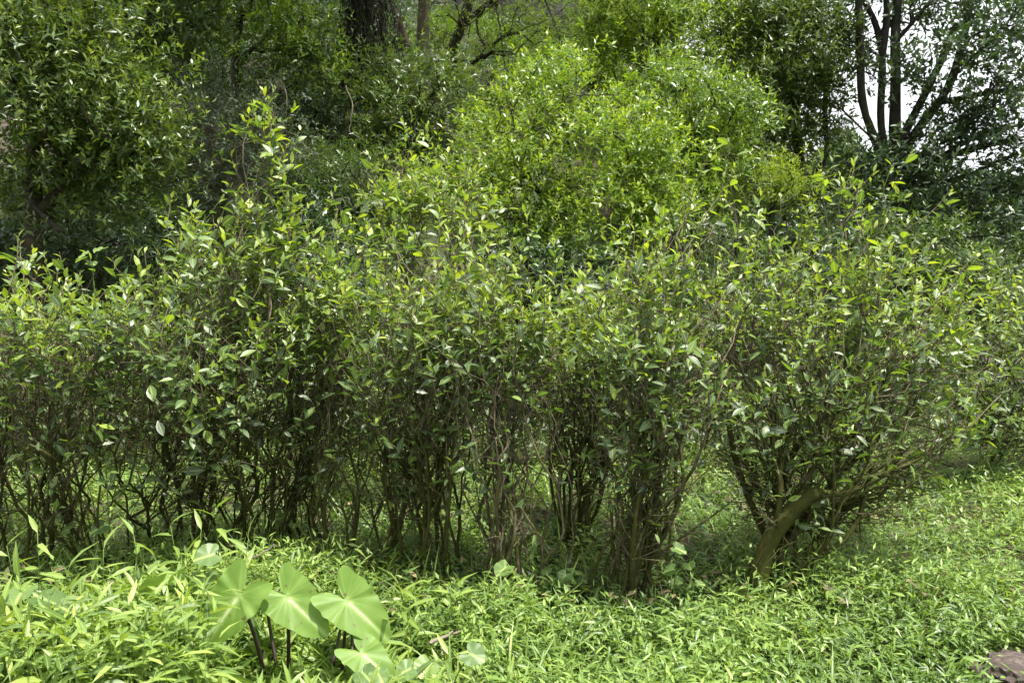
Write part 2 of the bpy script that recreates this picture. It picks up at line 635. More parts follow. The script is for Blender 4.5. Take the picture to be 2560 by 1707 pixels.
# ------------------------------------------------------------------ setting: ground
def soil_mat():
    m, nt, out = new_mat('soil')
    L = nt.links
    geo = nt.nodes.new('ShaderNodeNewGeometry')
    n1 = nt.nodes.new('ShaderNodeTexNoise')
    n1.inputs['Scale'].default_value = 7
    n1.inputs['Detail'].default_value = 8
    n2 = nt.nodes.new('ShaderNodeTexNoise')
    n2.inputs['Scale'].default_value = 0.8
    n2.inputs['Detail'].default_value = 4
    L.new(geo.outputs['Position'], n1.inputs['Vector'])
    L.new(geo.outputs['Position'], n2.inputs['Vector'])
    a = ramp(nt, [(.3, (.016, .012, .008)), (.5, (.045, .032, .018)), (.7, (.085, .062, .036))], n1.outputs['Fac']).outputs[0]
    b = ramp(nt, [(.3, (.018, .030, .010)), (.7, (.045, .070, .020))], n1.outputs['Fac']).outputs[0]
    f = ramp(nt, [(.42, (0, 0, 0)), (.6, (1, 1, 1))], n2.outputs['Fac']).outputs[0]
    col = mix_col(nt, f, a, b)
    bs = nt.nodes.new('ShaderNodeBsdfPrincipled')
    L.new(col, bs.inputs['Base Color'])
    bs.inputs['Roughness'].default_value = .95
    bp = nt.nodes.new('ShaderNodeBump')
    bp.inputs['Strength'].default_value = .8
    bp.inputs['Distance'].default_value = .04
    L.new(n1.outputs['Fac'], bp.inputs['Height'])
    L.new(bp.outputs[0], bs.inputs['Normal'])
    L.new(bs.outputs[0], out.inputs[0])
    return m


def build_ground():
    n = 170
    u = np.linspace(-1, 1, n)
    xs = 14 * u + 500 * np.sign(u) * np.abs(u) ** 6
    ys = 9 + 15 * u + 600 * np.sign(u) * np.abs(u) ** 6
    X, Y = np.meshgrid(xs, ys)
    v = np.stack([X, Y, H(X, Y)], -1).reshape(-1, 3)
    i = np.arange(n - 1)[:, None] * n + np.arange(n - 1)[None]
    f4 = np.stack([i, i + 1, i + n + 1, i + n], -1).reshape(-1, 4)
    g = Geo()
    g.add(v, None, f4)
    o = link('ground', g.mesh('ground', soil_mat()))
    tag(o, 'dark soil of the terrace and the wooded bank behind it', kind='structure')


build_ground()

# ------------------------------------------------------------------ shared single leaves (parts)
_leaf_cache = {}
NLEV = 9


def leaf_mesh(key, temps, k, lev, mat):
    kk = (key, k, lev, mat.name)
    if kk not in _leaf_cache:
        tv, tu, f3, f4 = temps[k]
        g = Geo()
        g.add(tv, f3, f4, tu, (lev + 0.5) / NLEV)
        _leaf_cache[kk] = g.mesh('leaf', mat)
    return _leaf_cache[kk]


def leaf_obj(parent, name, key, temps, mat, base, pos, Y, Z, size, wid, tone, rng):
    k = int(rng.integers(0, len(temps)))
    lev = int(np.clip(tone * NLEV, 0, NLEV - 1))
    o = bpy.data.objects.new(name, leaf_mesh(key, temps, k, lev, mat))
    C.objects.link(o)
    o.parent = parent
    y = nrm(Y)
    x = nrm(np.cross(y, Z))
    z = np.cross(x, y)
    p = pos - np.asarray(base)
    o.matrix_basis = Matrix(((x[0] * size * wid, y[0] * size, z[0] * size, p[0]),
                             (x[1] * size * wid, y[1] * size, z[1] * size, p[1]),
                             (x[2] * size * wid, y[2] * size, z[2] * size, p[2]),
                             (0, 0, 0, 1)))
    return o


def lobe_points(lobes, n, rng, surf=0.0, top=0.0):
    """sample points in ellipsoids given in photo pixels; returns points and the centre each belongs to"""
    wts = np.array([l[3] * l[4] for l in lobes], float)
    wts /= wts.sum()
    which = rng.choice(len(lobes), n, p=wts)
    d = nrm(rng.normal(0, 1, (n, 3)))
    if top > 0:
        flip = (d[:, 2] < -0.2) & (rng.random(n) < top)
        d[flip, 2] *= -1
    r = (surf + (1 - surf) * rng.random(n) ** (1 / 2.2))[:, None]
    cen = np.array([P(l[0], l[1], l[2]) for l in lobes])
    rad = np.array([[l[3] / FPX * l[2], l[5], l[4] / FPX * l[2]] for l in lobes])
    return cen[which] + d * r * rad[which], cen[which]


# ------------------------------------------------------------------ tea bushes
TEA_BUSHES = []


def tea_bush(label, roots, lobes, n_leafy, n_bare, seed, leaf=0.066, moss=1.0, lean=(0, 0), stem_r=0.0018, p=2.35, leafn=7, trunk=None, limbs=()):
    rng = np.random.default_rng(seed)
    base = np.array([np.mean([r[0] for r in roots]), np.mean([r[1] for r in roots]), 0.0])
    base[2] = H(base[0], base[1])
    root_o = thing('tea_bush', base, label, 'bush', 'old tea bushes on the terrace')
    n_bare = int(n_bare * 2.7)
    sk = Skeleton()
    tg, _ = lobe_points(lobes, n_leafy // 4, rng, surf=.25, top=.75)        # shoots stand in sprays with gaps between
    tg = np.repeat(tg, 4, axis=0) + rng.normal(0, 1, (len(tg) * 4, 3)) * np.array([.075, .075, .095])
    n_leafy = len(tg)
    sk_n = int(len(tg) * .16)                                        # lower leafy shoots in front
    si = rng.choice(len(tg), sk_n, replace=False)
    fz = rng.uniform(.48, .82, sk_n)
    tg[si, 2] = base[2] + (tg[si, 2] - base[2]) * fz
    tg[si, :2] = base[:2] + (tg[si, :2] - base[:2]) * rng.uniform(.75, 1.0, (sk_n, 1)) + rng.normal(0, .05, (sk_n, 2))
    tops = np.argsort(-tg[:, 2] - rng.uniform(0, .35, len(tg)))[:max(8, n_leafy // 20)]
    tg[tops] += np.stack([rng.normal(0, .06, len(tops)), rng.normal(0, .05, len(tops)), rng.uniform(.05, .24, len(tops))], 1)   # long free shoots
    bare, _ = lobe_points(lobes, n_bare, rng, surf=.0)
    for i, (rx, ry) in enumerate(roots):
        z0 = float(H(rx, ry))
        aim = tg[rng.integers(0, len(tg))]
        d = np.array([aim[0] - rx + rng.normal(0, .25), aim[1] - ry + rng.normal(0, .25), 1.3])
        d = nrm(d)
        hgt = rng.uniform(.30, .6)
        pts = [np.array([rx, ry, z0 - .06])]
        q = pts[0].copy()
        dd = nrm(d * .5 + np.array([rng.normal(0, .25), rng.normal(0, .25), .9]))
        for s in range(6):
            dd = nrm(dd * .75 + d * .3 + rng.normal(0, .16, 3) * np.array([1, 1, .4]))
            q = q + dd * hgt / 6
            pts.append(q.copy())
        if trunk and i == 0:
            sk.path(trunk['pts'], trunk['r0'], trunk['r1'], root=i, ok_from=.6, step=.07)
        else:
            sk.path(pts, root=i, ok_from=.55)
    for pl, ra, rb in limbs:
        pts = [P(*q) + rng.normal(0, .025, 3) for q in pl]
        j = sk.nearest(pts[0])
        sk.path([sk.pos[j].copy()] + pts[1:], ra, rb, parent=j, ok_from=.1, step=.08)
    cen = base[None, :2]
    for b in bare[len(bare) // 12:]:
        u = rng.uniform(.22, .88)
        b[:2] = cen + (b[:2] - cen) * (u * .5 + .5)
        b[2] = base[2] + (b[2] - base[2]) * u
    rxy = np.array(roots)

    def assign(t):
        dd = np.linalg.norm((t[:, None, :2] - cen) * .45 - (rxy[None] - cen), axis=2)
        w = np.exp(-dd / .13) * wroot[None]
        w = w / w.sum(1, keepdims=True)
        return np.array([rng.choice(len(rxy), p=q) for q in w])
    wroot = rng.uniform(.5, 1.5, len(rxy))
    if trunk:
        wroot[0] = 5.0
    ends = sk.grow(tg, rng, step=.13, wpath=.6, up=.8, jitter=.14, only=assign(tg))
    sk.grow(bare, rng, step=.14, wpath=.55, up=.6, jitter=.18, only=assign(bare))
    r = sk.radii(stem_r, p)

    def tone(pos, rr):
        hh = pos[:, 2] - base[2]
        return moss * np.clip(1.0 - smooth(.45, 1.5, hh) * .9, 0.02, 1) * np.clip(.45 + rr / .012, .3, 1.1)
    for k, g in stem_geo(sk, r, tone, rough=.10, rng=rng, thin_sides=3).items():
        link('stem', g.mesh('stem', M_STEM, base), root_o)
    # leaves on the twig ends
    e = sk.pos[ends]
    dv = nrm(sk.dir[ends] + np.array([0, 0, .45]) + rng.normal(0, .2, (len(ends), 3)))
    pos, Y, Z, R = rosettes(e, dv, leafn, rng, offset=.024, spread=(.3, 1.35), up=.15)
    zlo, zhi = np.percentile(e[:, 2], [5, 97])
    flush = np.clip((pos[:, 2] - zlo) / (zhi - zlo), 0, 1)            # the new flush grows on the top shoots, old leaves thin out below
    keep = rng.random(len(pos)) < np.where(R < .3, .95, .82) * (.56 + .44 * smooth(.1, .65, flush))
    flush = flush[keep]
    pos, Y, Z, R = pos[keep], Y[keep], Z[keep], R[keep]
    size = leaf * np.where(R < .2, .62, np.where(R < .45, .9, 1.0)) * rng.uniform(.6, 1.45, len(R))
    young = rng.random(len(R))
    tn = np.where(R < .25, .48 + .32 * smooth(.25, .8, flush), .30 + .16 * smooth(.2, .8, flush)) + rng.normal(0, .15, len(R)) + np.where(young < .06 + .14 * flush, .3, 0)
    # scattered older leaves along the bare wood
    m = np.nonzero((sk.pos[:sk.n, 2] - base[2] > .38) & (r < .006))[0]
    m = rng.choice(m, min(len(m), int(n_leafy * .8)), replace=False)
    ny = nrm(sk.dir[m] * .5 + rng.normal(0, .7, (len(m), 3)) * np.array([1, 1, .6]))
    nz = rng.normal(0, .4, (len(m), 3)) + np.array([0, -.1, .9])
    pos = np.concatenate([pos, sk.pos[m]])
    Y = np.concatenate([Y, ny])
    Z = np.concatenate([Z, nz])
    size = np.concatenate([size, leaf * rng.uniform(.5, 1.25, len(m))])
    tn = np.concatenate([tn, rng.normal(.26, .17, len(m))])
    # blades never stand upside down for long: turn most upper faces to the light
    Y[:, 2] -= .12
    flip = (Z[:, 2] < 0) & (rng.random(len(Z)) < .85)
    Z[flip] *= -1
    TEA_BUSHES.append(dict(o=root_o, base=base, pos=pos, Y=nrm(Y), Z=Z, size=size, wid=rng.uniform(.85, 1.25, len(size)),
                           tone=np.clip(tn, .02, .98), rng=rng))
    return root_o


def gd(px, py):
    """ground point under a photo pixel on the terrace"""
    hz = 853.5 - FPX * math.tan(-PITCH)
    d = (CAM_Z - .10) * FPX / (py - hz)            # the weeds hide the last 10 cm of the stems
    p = P(px, py, d)
    return (p[0], p[1])


def roots_at(px, py, n, sx, sy, seed):
    rr = random.Random(seed)
    x, y = gd(px, py)
    return [(x + rr.uniform(-sx, sx), y + rr.uniform(-sy, sy)) for _ in range(n)]


tea_bush('dense tea bush with mossy stems filling the left edge of the picture', roots_at(90, 1400, 26, .5, .22, 1),
         [(60, 780, 4.2, 190, 130, .45), (190, 840, 4.0, 190, 150, .4), (-60, 840, 4.3, 150, 150, .5), (130, 956, 3.9, 170, 120, .3)], 340, 150, 11)
tea_bush('tall tea bush whose topmost shoots stand highest, left of the middle', roots_at(430, 1350, 30, .55, .22, 2),
         [(560, 685, 4.3, 210, 150, .42), (440, 785, 4.1, 190, 130, .4), (640, 515, 4.4, 110, 90, .22), (760, 605, 4.4, 80, 90, .22), (560, 565, 4.4, 90, 90, .2),
          (690, 410, 4.4, 45, 45, .1), (800, 495, 4.4, 25, 40, .07), (360, 905, 3.9, 170, 110, .32), (500, 925, 3.9, 150, 110, .3)], 470, 190, 12, leaf=.072)
tea_bush('tea bush of upright mossy stems behind the three big taro leaves', roots_at(650, 1330, 24, .42, .2, 3),
         [(760, 750, 4.4, 150, 120, .4), (700, 890, 4.2, 150, 130, .35), (850, 860, 4.4, 110, 130, .35)], 270, 130, 13)
tea_bush('small slender tea bush between the taro leaves and the crooked mossy stems', roots_at(850, 1395, 7, .1, .06, 4),
         [(860, 960, 4.3, 110, 130, .3), (830, 760, 4.4, 90, 90, .3)], 80, 50, 14)
tea_bush('tea bush with crooked dark mossy stems in the middle of the row', roots_at(1020, 1400, 19, .3, .12, 5),
         [(1000, 740, 4.3, 190, 120, .42), (1120, 780, 4.2, 180, 110, .4), (930, 880, 4.1, 170, 120, .34), (1080, 906, 4.0, 160, 120, .3)], 390, 170, 15)
tea_bush('tall pointed tea bush rising behind the middle of the row', roots_at(1090, 1262, 9, .2, .15, 6),
         [(1080, 560, 5.3, 170, 110, .4), (1010, 460, 5.3, 90, 60, .25), (1230, 640, 5.2, 150, 80, .4), (1130, 480, 5.3, 90, 60, .25), (960, 640, 5.2, 110, 90, .35), (960, 410, 5.3, 45, 35, .12), (1190, 520, 5.3, 70, 60, .2)],
         290, 110, 16, leaf=.072)
tea_bush('tea bush with pale lichen grey stems just right of the middle', roots_at(1300, 1440, 14, .17, .1, 7),
         [(1230, 760, 4.1, 130, 110, .35), (1290, 870, 4.0, 130, 110, .3), (1180, 880, 3.9, 110, 100, .3)], 230, 120, 17, moss=.55)
tea_bush('low tea bush standing back beside the dark gap in the row', roots_at(1480, 1345, 15, .24, .14, 8),
         [(1500, 780, 4.8, 140, 90, .4), (1430, 880, 4.7, 110, 110, .35), (1560, 900, 4.6, 110, 120, .35)], 280, 120, 18, limbs=[([(1490, 1220, 4.7), (1530, 1110, 4.5), (1610, 1010, 4.3), (1700, 930, 4.2)], .018, .009)])
tea_bush('tea bush with a mossy forked foot and pale slanting limbs', roots_at(1590, 1470, 15, .24, .1, 9),
         [(1620, 735, 4.0, 150, 110, .4), (1720, 675, 4.0, 130, 110, .4), (1600, 910, 3.8, 130, 140, .3), (1720, 940, 3.7, 120, 140, .3), (1780, 535, 4.1, 40, 60, .12), (1560, 1110, 3.7, 90, 90, .25)],
         350, 190, 19, moss=.8, limbs=[([(1600, 1400, 3.95), (1650, 1240, 3.85), (1640, 1080, 3.8), (1665, 940, 3.85)], .02, .008), ([(1600, 1420, 3.95), (1720, 1340, 3.75), (1800, 1280, 3.7), (1860, 1230, 3.7)], .010, .004)])
tx, ty = gd(1885, 1470)
tea_bush('broad tea bush on one thick trunk, spreading far to the right', [(tx, ty)] + roots_at(1900, 1440, 5, .12, .1, 10),
         [(1860, 695, 4.2, 170, 120, .45), (2030, 675, 4.3, 180, 110, .45), (2200, 715, 4.3, 150, 120, .42), (2160, 895, 4.1, 180, 140, .42), (1950, 885, 4.0, 180, 140, .4),
          (2270, 996, 4.2, 140, 110, .35), (2050, 1046, 3.9, 190, 100, .35), (1860, 1016, 3.7, 120, 110, .3), (2230, 1126, 4.0, 120, 55, .3), (2000, 1186, 3.8, 120, 50, .3), (2390, 695, 4.4, 45, 45, .12), (2130, 575, 4.3, 160, 45, .2), (1790, 575, 4.2, 40, 60, .1), (2090, 545, 4.3, 40, 40, .1), (2320, 1056, 4.0, 110, 60, .3), (2340, 935, 4.2, 90, 100, .3), (2330, 815, 4.3, 80, 80, .3), (2420, 760, 4.4, 60, 70, .25), (2430, 900, 4.3, 60, 80, .25), (2400, 1040, 4.1, 80, 60, .25)],
         860, 460, 20, leaf=.064, trunk=dict(pts=[(tx, ty, -.08), (tx + .01, ty, .12), (tx + .05, ty, .28), (tx + .13, ty + .01, .42), (tx + .27, ty + .02, .52)], r0=.055, r1=.036),
         limbs=[([(1930, 1340, 4.05), (2010, 1290, 3.95), (2130, 1220, 3.9), (2250, 1160, 3.9), (2340, 1110, 3.95), (2420, 1060, 4.0)], .017, .004), ([(1920, 1330, 4.05), (2040, 1240, 4.1), (2180, 1130, 4.2), (2300, 1010, 4.25)], .016, .006),
                ([(1910, 1330, 4.05), (1950, 1180, 4.15), (2060, 1020, 4.2), (2180, 880, 4.25), (2330, 770, 4.3), (2385, 715, 4.35)], .022, .004), ([(1900, 1340, 4.05), (1840, 1180, 4.0), (1810, 1000, 4.0), (1850, 830, 4.05)], .022, .008)])
fx, fy = gd(2600, 1150)
tea_bush('tangled tea bush half cut off by the right edge, beyond the grass', roots_at(2590, 1150, 14, .4, .3, 21),
         [(2480, 860, 6.0, 130, 100, .6), (2560, 780, 6.2, 110, 90, .6), (2420, 960, 5.9, 110, 80, .5), (2540, 980, 5.8, 130, 80, .5), (2640, 850, 6.2, 130, 130, .6), (2380, 830, 6.1, 120, 100, .5), (2330, 960, 5.9, 110, 90, .4), (2480, 1060, 5.7, 140, 60, .4)],
         480, 260, 21, leaf=.068)
tea_bush('tea bush in the second row seen through the gap below the bright tree', roots_at(1380, 1130, 9, .5, .2, 22),
         [(1330, 850, 6.4, 170, 110, .5), (1480, 800, 6.6, 130, 90, .5), (1200, 830, 6.5, 140, 110, .5), (1480, 980, 6.2, 200, 90, .4), (1150, 1020, 6.2, 130, 80, .4), (1600, 1040, 6.2, 130, 80, .4)], 360, 160, 22, leaf=.068)
tea_bush('tea bush in the second row behind the broad tea bush on the right', roots_at(1950, 1120, 12, .9, .2, 24),
         [(1750, 850, 6.4, 170, 120, .5), (1950, 820, 6.5, 190, 110, .5), (2150, 850, 6.5, 190, 110, .5), (1850, 1000, 6.2, 200, 90, .4), (2080, 1020, 6.1, 180, 80, .4), (2260, 1000, 6.3, 130, 90, .4)], 380, 160, 24, leaf=.068)
tea_bush('tea bush in the second row behind the crooked mossy stems', roots_at(900, 1140, 10, .6, .2, 25),
         [(850, 900, 6.3, 170, 120, .5), (1000, 980, 6.2, 170, 90, .4), (780, 1040, 6.1, 170, 80, .4), (950, 760, 6.4, 160, 90, .5)], 280, 130, 25, leaf=.068)
tea_bush('tea bush in the second row showing between the stems on the left', roots_at(420, 1130, 9, .9, .2, 23),
         [(200, 850, 6.4, 220, 130, .5), (500, 850, 6.4, 200, 130, .5), (620, 1020, 6.2, 190, 90, .5), (400, 1000, 6.2, 220, 90, .4), (150, 1020, 6.1, 200, 100, .4), (0, 880, 6.4, 150, 120, .5)], 420, 200, 23, leaf=.068)


def finish_tea():
    """the leaves that show largest become parts of their own, the rest one foliage part per bush"""
    allp = np.concatenate([b['pos'] + b['Y'] * b['size'][:, None] * .5 for b in TEA_BUSHES])
    px, py, dep = project(allp)
    cell = 15
    cx, cy_ = np.floor(px / cell).astype(int), np.floor(py / cell).astype(int)
    inside = (px > -10) & (px < 2570) & (py > -10) & (py < 1717)
    key = cx * 1000 + cy_
    order = np.argsort(dep)
    first = np.zeros(len(px), bool)
    _, fi = np.unique(key[order], return_index=True)
    first[order[fi]] = True
    i = 0
    for b in TEA_BUSHES:
        n = len(b['pos'])
        s = slice(i, i + n)
        i += n
        score = np.where(inside[s], 1.0, 0.0) * np.where(first[s], 3.0, .6) * b['size'] / dep[s]
        pick = np.zeros(n, bool)
        pick[np.argsort(-score)[:240]] = True
        pick &= inside[s]
        base = b['base']
        for k in np.nonzero(pick)[0]:
            leaf_obj(b['o'], 'leaf', 'tea', TEA, M_TEA, base, b['pos'][k], b['Y'][k], b['Z'][k], b['size'][k], b['wid'][k], b['tone'][k], b['rng'])
        g = Geo()
        q = ~pick
        for q2, tmp in ((q & first[s], TEA_LOW), (q & ~first[s], OVAL)):
            add_leaves(g, tmp, b['pos'][q2], b['Y'][q2], b['Z'][q2], b['size'][q2], b['wid'][q2], b['tone'][q2], b['rng'])
        tag(link('foliage', g.mesh('foliage', M_TEA, base), b['o']), kind='stuff')


finish_tea()


# ------------------------------------------------------------------ trees and shrubs behind
def tree(name, label, cat, base, paths, lobes, n_targets, per, leaves, leaf_len, temps, mat, bark, seed, wid=1.0, sigma=.16, tone0=.35, tone_tip=.35,
         r0=.006, p=2.1, group=None, spread=(.4, 1.4), up=.5, moss=.4, surf=.66, droop=0.0, tone_sd=.12, top=.6):
    """paths: list of (pixel polyline [(px,py,depth)..], r0, r1); the first starts at the base"""
    rng = np.random.default_rng(seed)
    base = np.array([base[0], base[1], H(base[0], base[1])], float)
    o = thing(name, base, label, cat, group)
    sk = Skeleton()
    for k, (pl, ra, rb) in enumerate(paths):
        pts = [P(*q) for q in pl]
        if k == 0:
            pts = [base - np.array([0, 0, .1])] + pts
            sk.path(pts, ra, rb, root=0, ok_from=.3, step=.25)
        else:
            j = sk.nearest(pts[0])
            sk.path([sk.pos[j].copy()] + pts[1:], ra, rb, parent=j, root=k, ok_from=.25, step=.2)
    n_fixed = sk.n
    tg, cen = lobe_points(lobes, n_targets, rng, surf=surf, top=top)
    sk.grow(tg, rng, step=.22, wpath=.25, up=.25, jitter=.12)
    r = sk.radii(r0, p)
    geos = stem_geo(sk, r, lambda pos, rr: np.full(len(pos), moss), rough=.05, rng=rng)
    tr = link('trunk', geos.get(0, Geo()).mesh('trunk', bark, base), o)
    for k, g in geos.items():
        if k:
            link('limb', g.mesh('limb', bark, base), tr)
    ends = np.repeat(tg, per, axis=0) + rng.normal(0, sigma, (len(tg) * per, 3))
    out = nrm(ends - np.repeat(cen, per, axis=0))
    d = nrm(out * .6 + np.array([0, 0, .55 - droop]) + rng.normal(0, .35, (len(ends), 3)))
    pos, Y, Z, R = rosettes(ends, d, leaves, rng, offset=leaf_len * .22, spread=spread, up=up)
    sz = leaf_len * rng.uniform(.7, 1.25, len(pos)) * np.where(R < .2, .75, 1)
    clump = np.repeat(rng.normal(0, .08, len(tg)), per)
    tn = np.tile(clump, leaves) + tone0 + tone_tip * (R < .3) + rng.normal(0, tone_sd, len(pos))
    Y[:, 2] -= droop * .6
    g = Geo()
    add_leaves(g, temps, pos, Y, Z, sz, wid * rng.uniform(.8, 1.2, len(pos)), np.clip(tn, .02, .98), rng)
    tag(link('crown', g.mesh('crown', mat, base), o), kind='stuff')
    return o


def gp(px, depth):
    x = (px - 1280) / FPX * depth
    return (x, depth)


# the bright rounded tree in the middle
tree('broadleaf_tree', 'bright yellow green rounded tree in the middle, behind the tea row', 'tree', gp(1420, 9.4),
     [([(1410, 700, 9.4), (1425, 520, 9.4), (1420, 330, 9.4)], .07, .03), ([(1420, 560, 9.4), (1330, 450, 9.2), (1280, 400, 9.1)], .035, .015),
      ([(1420, 560, 9.4), (1520, 460, 9.3), (1580, 400, 9.2)], .035, .015)],
     [(1400, 215, 9.4, 110, 60, .7), (1300, 290, 9.2, 120, 60, .7), (1500, 290, 9.3, 120, 65, .7), (1610, 400, 9.1, 100, 70, .6), (1420, 370, 8.8, 150, 70, .7), (1240, 400, 8.9, 130, 65, .7),
      (1540, 480, 8.8, 140, 70, .6), (1330, 500, 8.6, 150, 65, .6), (1640, 540, 8.9, 80, 60, .5), (1460, 590, 8.6, 170, 60, .6), (1160, 480, 8.9, 110, 60, .6), (1060, 540, 8.9, 100, 60, .5), (1270, 600, 8.7, 120, 60, .5), (950, 590, 9.0, 80, 50, .5)],
     300, 12, 7, 0.076, OVAL, M_TREE_BRIGHT, M_DARKBARK, 31, tone0=.55, tone_tip=.45, sigma=.15, r0=.004, surf=.76, top=.95)
tree('broadleaf_tree', 'blue green leafy tree below the two standing trunks, upper middle', 'tree', gp(1040, 12),
     [([(1060, 360, 12), (1050, 250, 12)], .05, .025)],
     [(980, 280, 11.6, 100, 70, .8), (1060, 200, 12, 110, 50, .8), (960, 190, 12, 70, 50, .6), (1120, 270, 11.8, 80, 60, .7), (1000, 360, 11.4, 90, 60, .6)],
     150, 7, 7, 0.108, NARROW, M_TREE_MID, M_DARKBARK, 32, tone0=.5, tone_tip=.2, sigma=.17, wid=1.3)
tree('broadleaf_tree', 'pale green tree at the top, right of the hanging feathery branches', 'tree', gp(1640, 14),
     [([(1640, 300, 14), (1640, 150, 14), (1640, 60, 14)], .07, .03)],
     [(1620, 90, 13.4, 150, 90, 1.2), (1530, 100, 13.6, 90, 60, 1.0), (1740, 60, 13.6, 110, 70, 1.0), (1640, 10, 13.8, 200, 60, 1.2), (1690, 150, 13.3, 120, 50, .9)],
     260, 9, 7, 0.103, NARROW, M_TREE_BRIGHT, M_DARKBARK, 33, tone0=.55, tone_tip=.36, surf=.8, top=.95, sigma=.15, wid=1.3)
tree('broadleaf_tree', 'leafy green tree just right of the bright rounded tree', 'tree', gp(1740, 11.4),
     [([(1740, 520, 11.4), (1745, 380, 11.4), (1740, 280, 11.4)], .06, .03)],
     [(1700, 250, 11.3, 140, 80, 1.0), (1810, 330, 11.2, 100, 100, .9), (1680, 370, 11.0, 110, 90, .8), (1800, 460, 10.8, 100, 70, .8), (1640, 200, 11.5, 80, 50, .7), (1700, 520, 10.6, 110, 60, .7)],
     240, 9, 7, 0.097, NARROW, M_TREE_BRIGHT, M_DARKBARK, 34, tone0=.40, tone_tip=.42, surf=.8, top=.95, sigma=.14, wid=1.35)
tree('broadleaf_tree', 'darker open tree with forked thin trunks, left of the white sky', 'tree', gp(2010, 13.6),
     [([(2012, 520, 13.6), (2005, 430, 13.6), (1990, 340, 13.6), (1978, 230, 13.6), (1985, 100, 13.6)], .085, .04), ([(2005, 425, 13.6), (1950, 385, 13.6), (1915, 330, 13.5), (1895, 220, 13.4)], .05, .025),
      ([(2010, 480, 13.6), (2075, 400, 13.8), (2060, 300, 13.8), (2065, 180, 13.8)], .055, .03)],
     [(1980, 110, 13.4, 130, 90, 1.2), (2030, 250, 13.5, 70, 60, .8), (1900, 60, 13.8, 120, 70, 1.0), (1900, 230, 13.2, 100, 60, .9), (1990, 190, 13.0, 110, 60, .9), (2060, 330, 13.4, 60, 45, .6), (1960, 20, 14, 150, 50, 1.2),
      (1930, 320, 13, 90, 50, .8)],
     360, 8, 7, 0.124, NARROW, M_TREE_MID, M_DARKBARK, 35, tone0=.5, tone_tip=.28, surf=.75, top=.9, sigma=.2, wid=1.4)
tree('broadleaf_tree', 'big dark tree of many spreading stems against the white sky', 'tree', gp(2225, 12.8),
     [([(2235, 520, 12.8), (2237, 440, 12.8), (2236, 330, 12.8), (2240, 191, 12.8), (2236, 76, 12.9), (2250, -60, 13)], 0.116, 0.065),
      ([(2232, 500, 12.8), (2190, 344, 12.7), (2157, 291, 12.7), (2150, 214, 12.7), (2153, 126, 12.7), (2144, -40, 12.7)], 0.068, 0.054),
      ([(2232, 450, 12.8), (2198, 329, 12.8), (2204, 214, 12.9), (2211, 153, 12.9), (2196, 76, 13), (2180, 20, 13), (2150, -10, 13)], 0.068, 0.043),
      ([(2211, 153, 12.9), (2222, 38, 12.9), (2211, -60, 12.9)], 0.058, 0.043),
      ([(2237, 420, 12.8), (2255, 344, 12.6), (2295, 268, 12.5), (2333, 199, 12.4), (2356, 145, 12.4), (2390, 60, 12.3)], 0.075, 0.043),
      ([(2237, 430, 12.8), (2274, 339, 12.7), (2341, 272, 12.6), (2374, 222, 12.6), (2390, 180, 12.6), (2430, 0, 12.6), (2440, -60, 12.6)], 0.075, 0.043),
      ([(2341, 272, 12.6), (2406, 250, 12.3), (2502, 218, 12.1), (2600, 225, 12)], 0.048, 0.029),
      ([(2240, 480, 12.8), (2295, 413, 12.4), (2387, 383, 12.2), (2483, 358, 12), (2600, 340, 12)], 0.061, 0.036),
      ([(2310, 405, 12.4), (2450, 332, 12.6), (2600, 302, 12.7)], 0.041, 0.025),
      ([(2300, 490, 12.6), (2387, 459, 12.2), (2480, 410, 12.1), (2600, 360, 12)], 0.041, 0.022),
      ([(2236, 90, 12.9), (2280, 60, 12.8), (2330, 10, 12.7), (2350, -30, 12.7)], 0.034, 0.025),
      ([(2190, 350, 12.7), (2120, 290, 12.9), (2080, 250, 13)], 0.020, 0.014)],
     [(2400, 150, 11.9, 160, 70, .9), (2300, 190, 12.1, 60, 40, .5), (2520, 120, 12, 120, 90, 1.0), (2480, 270, 12, 130, 60, .9), (2300, 420, 12.0, 120, 60, .9), (2430, 530, 11.8, 150, 60, .9), (2180, 420, 12.3, 110, 60, .8),
      (2120, 60, 13, 80, 60, .7), (2125, 160, 13.2, 50, 90, .5), (2470, 330, 12, 120, 60, .7), (2520, 480, 12, 100, 60, .7), (2250, 10, 13, 130, 40, .9), (2450, 20, 12.6, 170, 60, 1.0), (2540, 420, 12, 70, 60, .6), (2330, 590, 11.8, 150, 60, .9), (2560, 600, 11.8, 60, 50, .6), (2200, 530, 12.2, 160, 50, .8), (2400, 320, 12, 90, 50, .6), (2300, -120, 13, 330, 110, 1.6)],
     470, 6, 7, 0.124, OVAL, M_TREE_DARK, M_DARKBARK, 36, tone0=.35, tone_tip=.35, sigma=.2, wid=1.0, moss=.3, r0=.005)
tree('broadleaf_tree', 'dense green tree filling the space behind the forked thin trunks', 'tree', gp(1990, 17),
     [([(1990, 520, 17), (1990, 440, 17)], .08, .04)],
     [(1900, 400, 16.5, 90, 60, 1.0), (2000, 420, 16.5, 90, 60, 1.0), (2090, 450, 16.5, 90, 55, 1.0), (1950, 500, 16.2, 140, 60, 1.0), (2100, 530, 16.2, 120, 60, 1.0), (1850, 330, 17, 80, 60, 1.0), (1800, 190, 17, 100, 70, 1.0), (1880, 130, 17, 100, 70, 1.0), (1960, 230, 17, 80, 70, 1.0)],
     260, 8, 8, .14, OVAL, M_TREE_MID, M_DARKBARK, 45, tone0=.4, tone_tip=.3, sigma=.25)
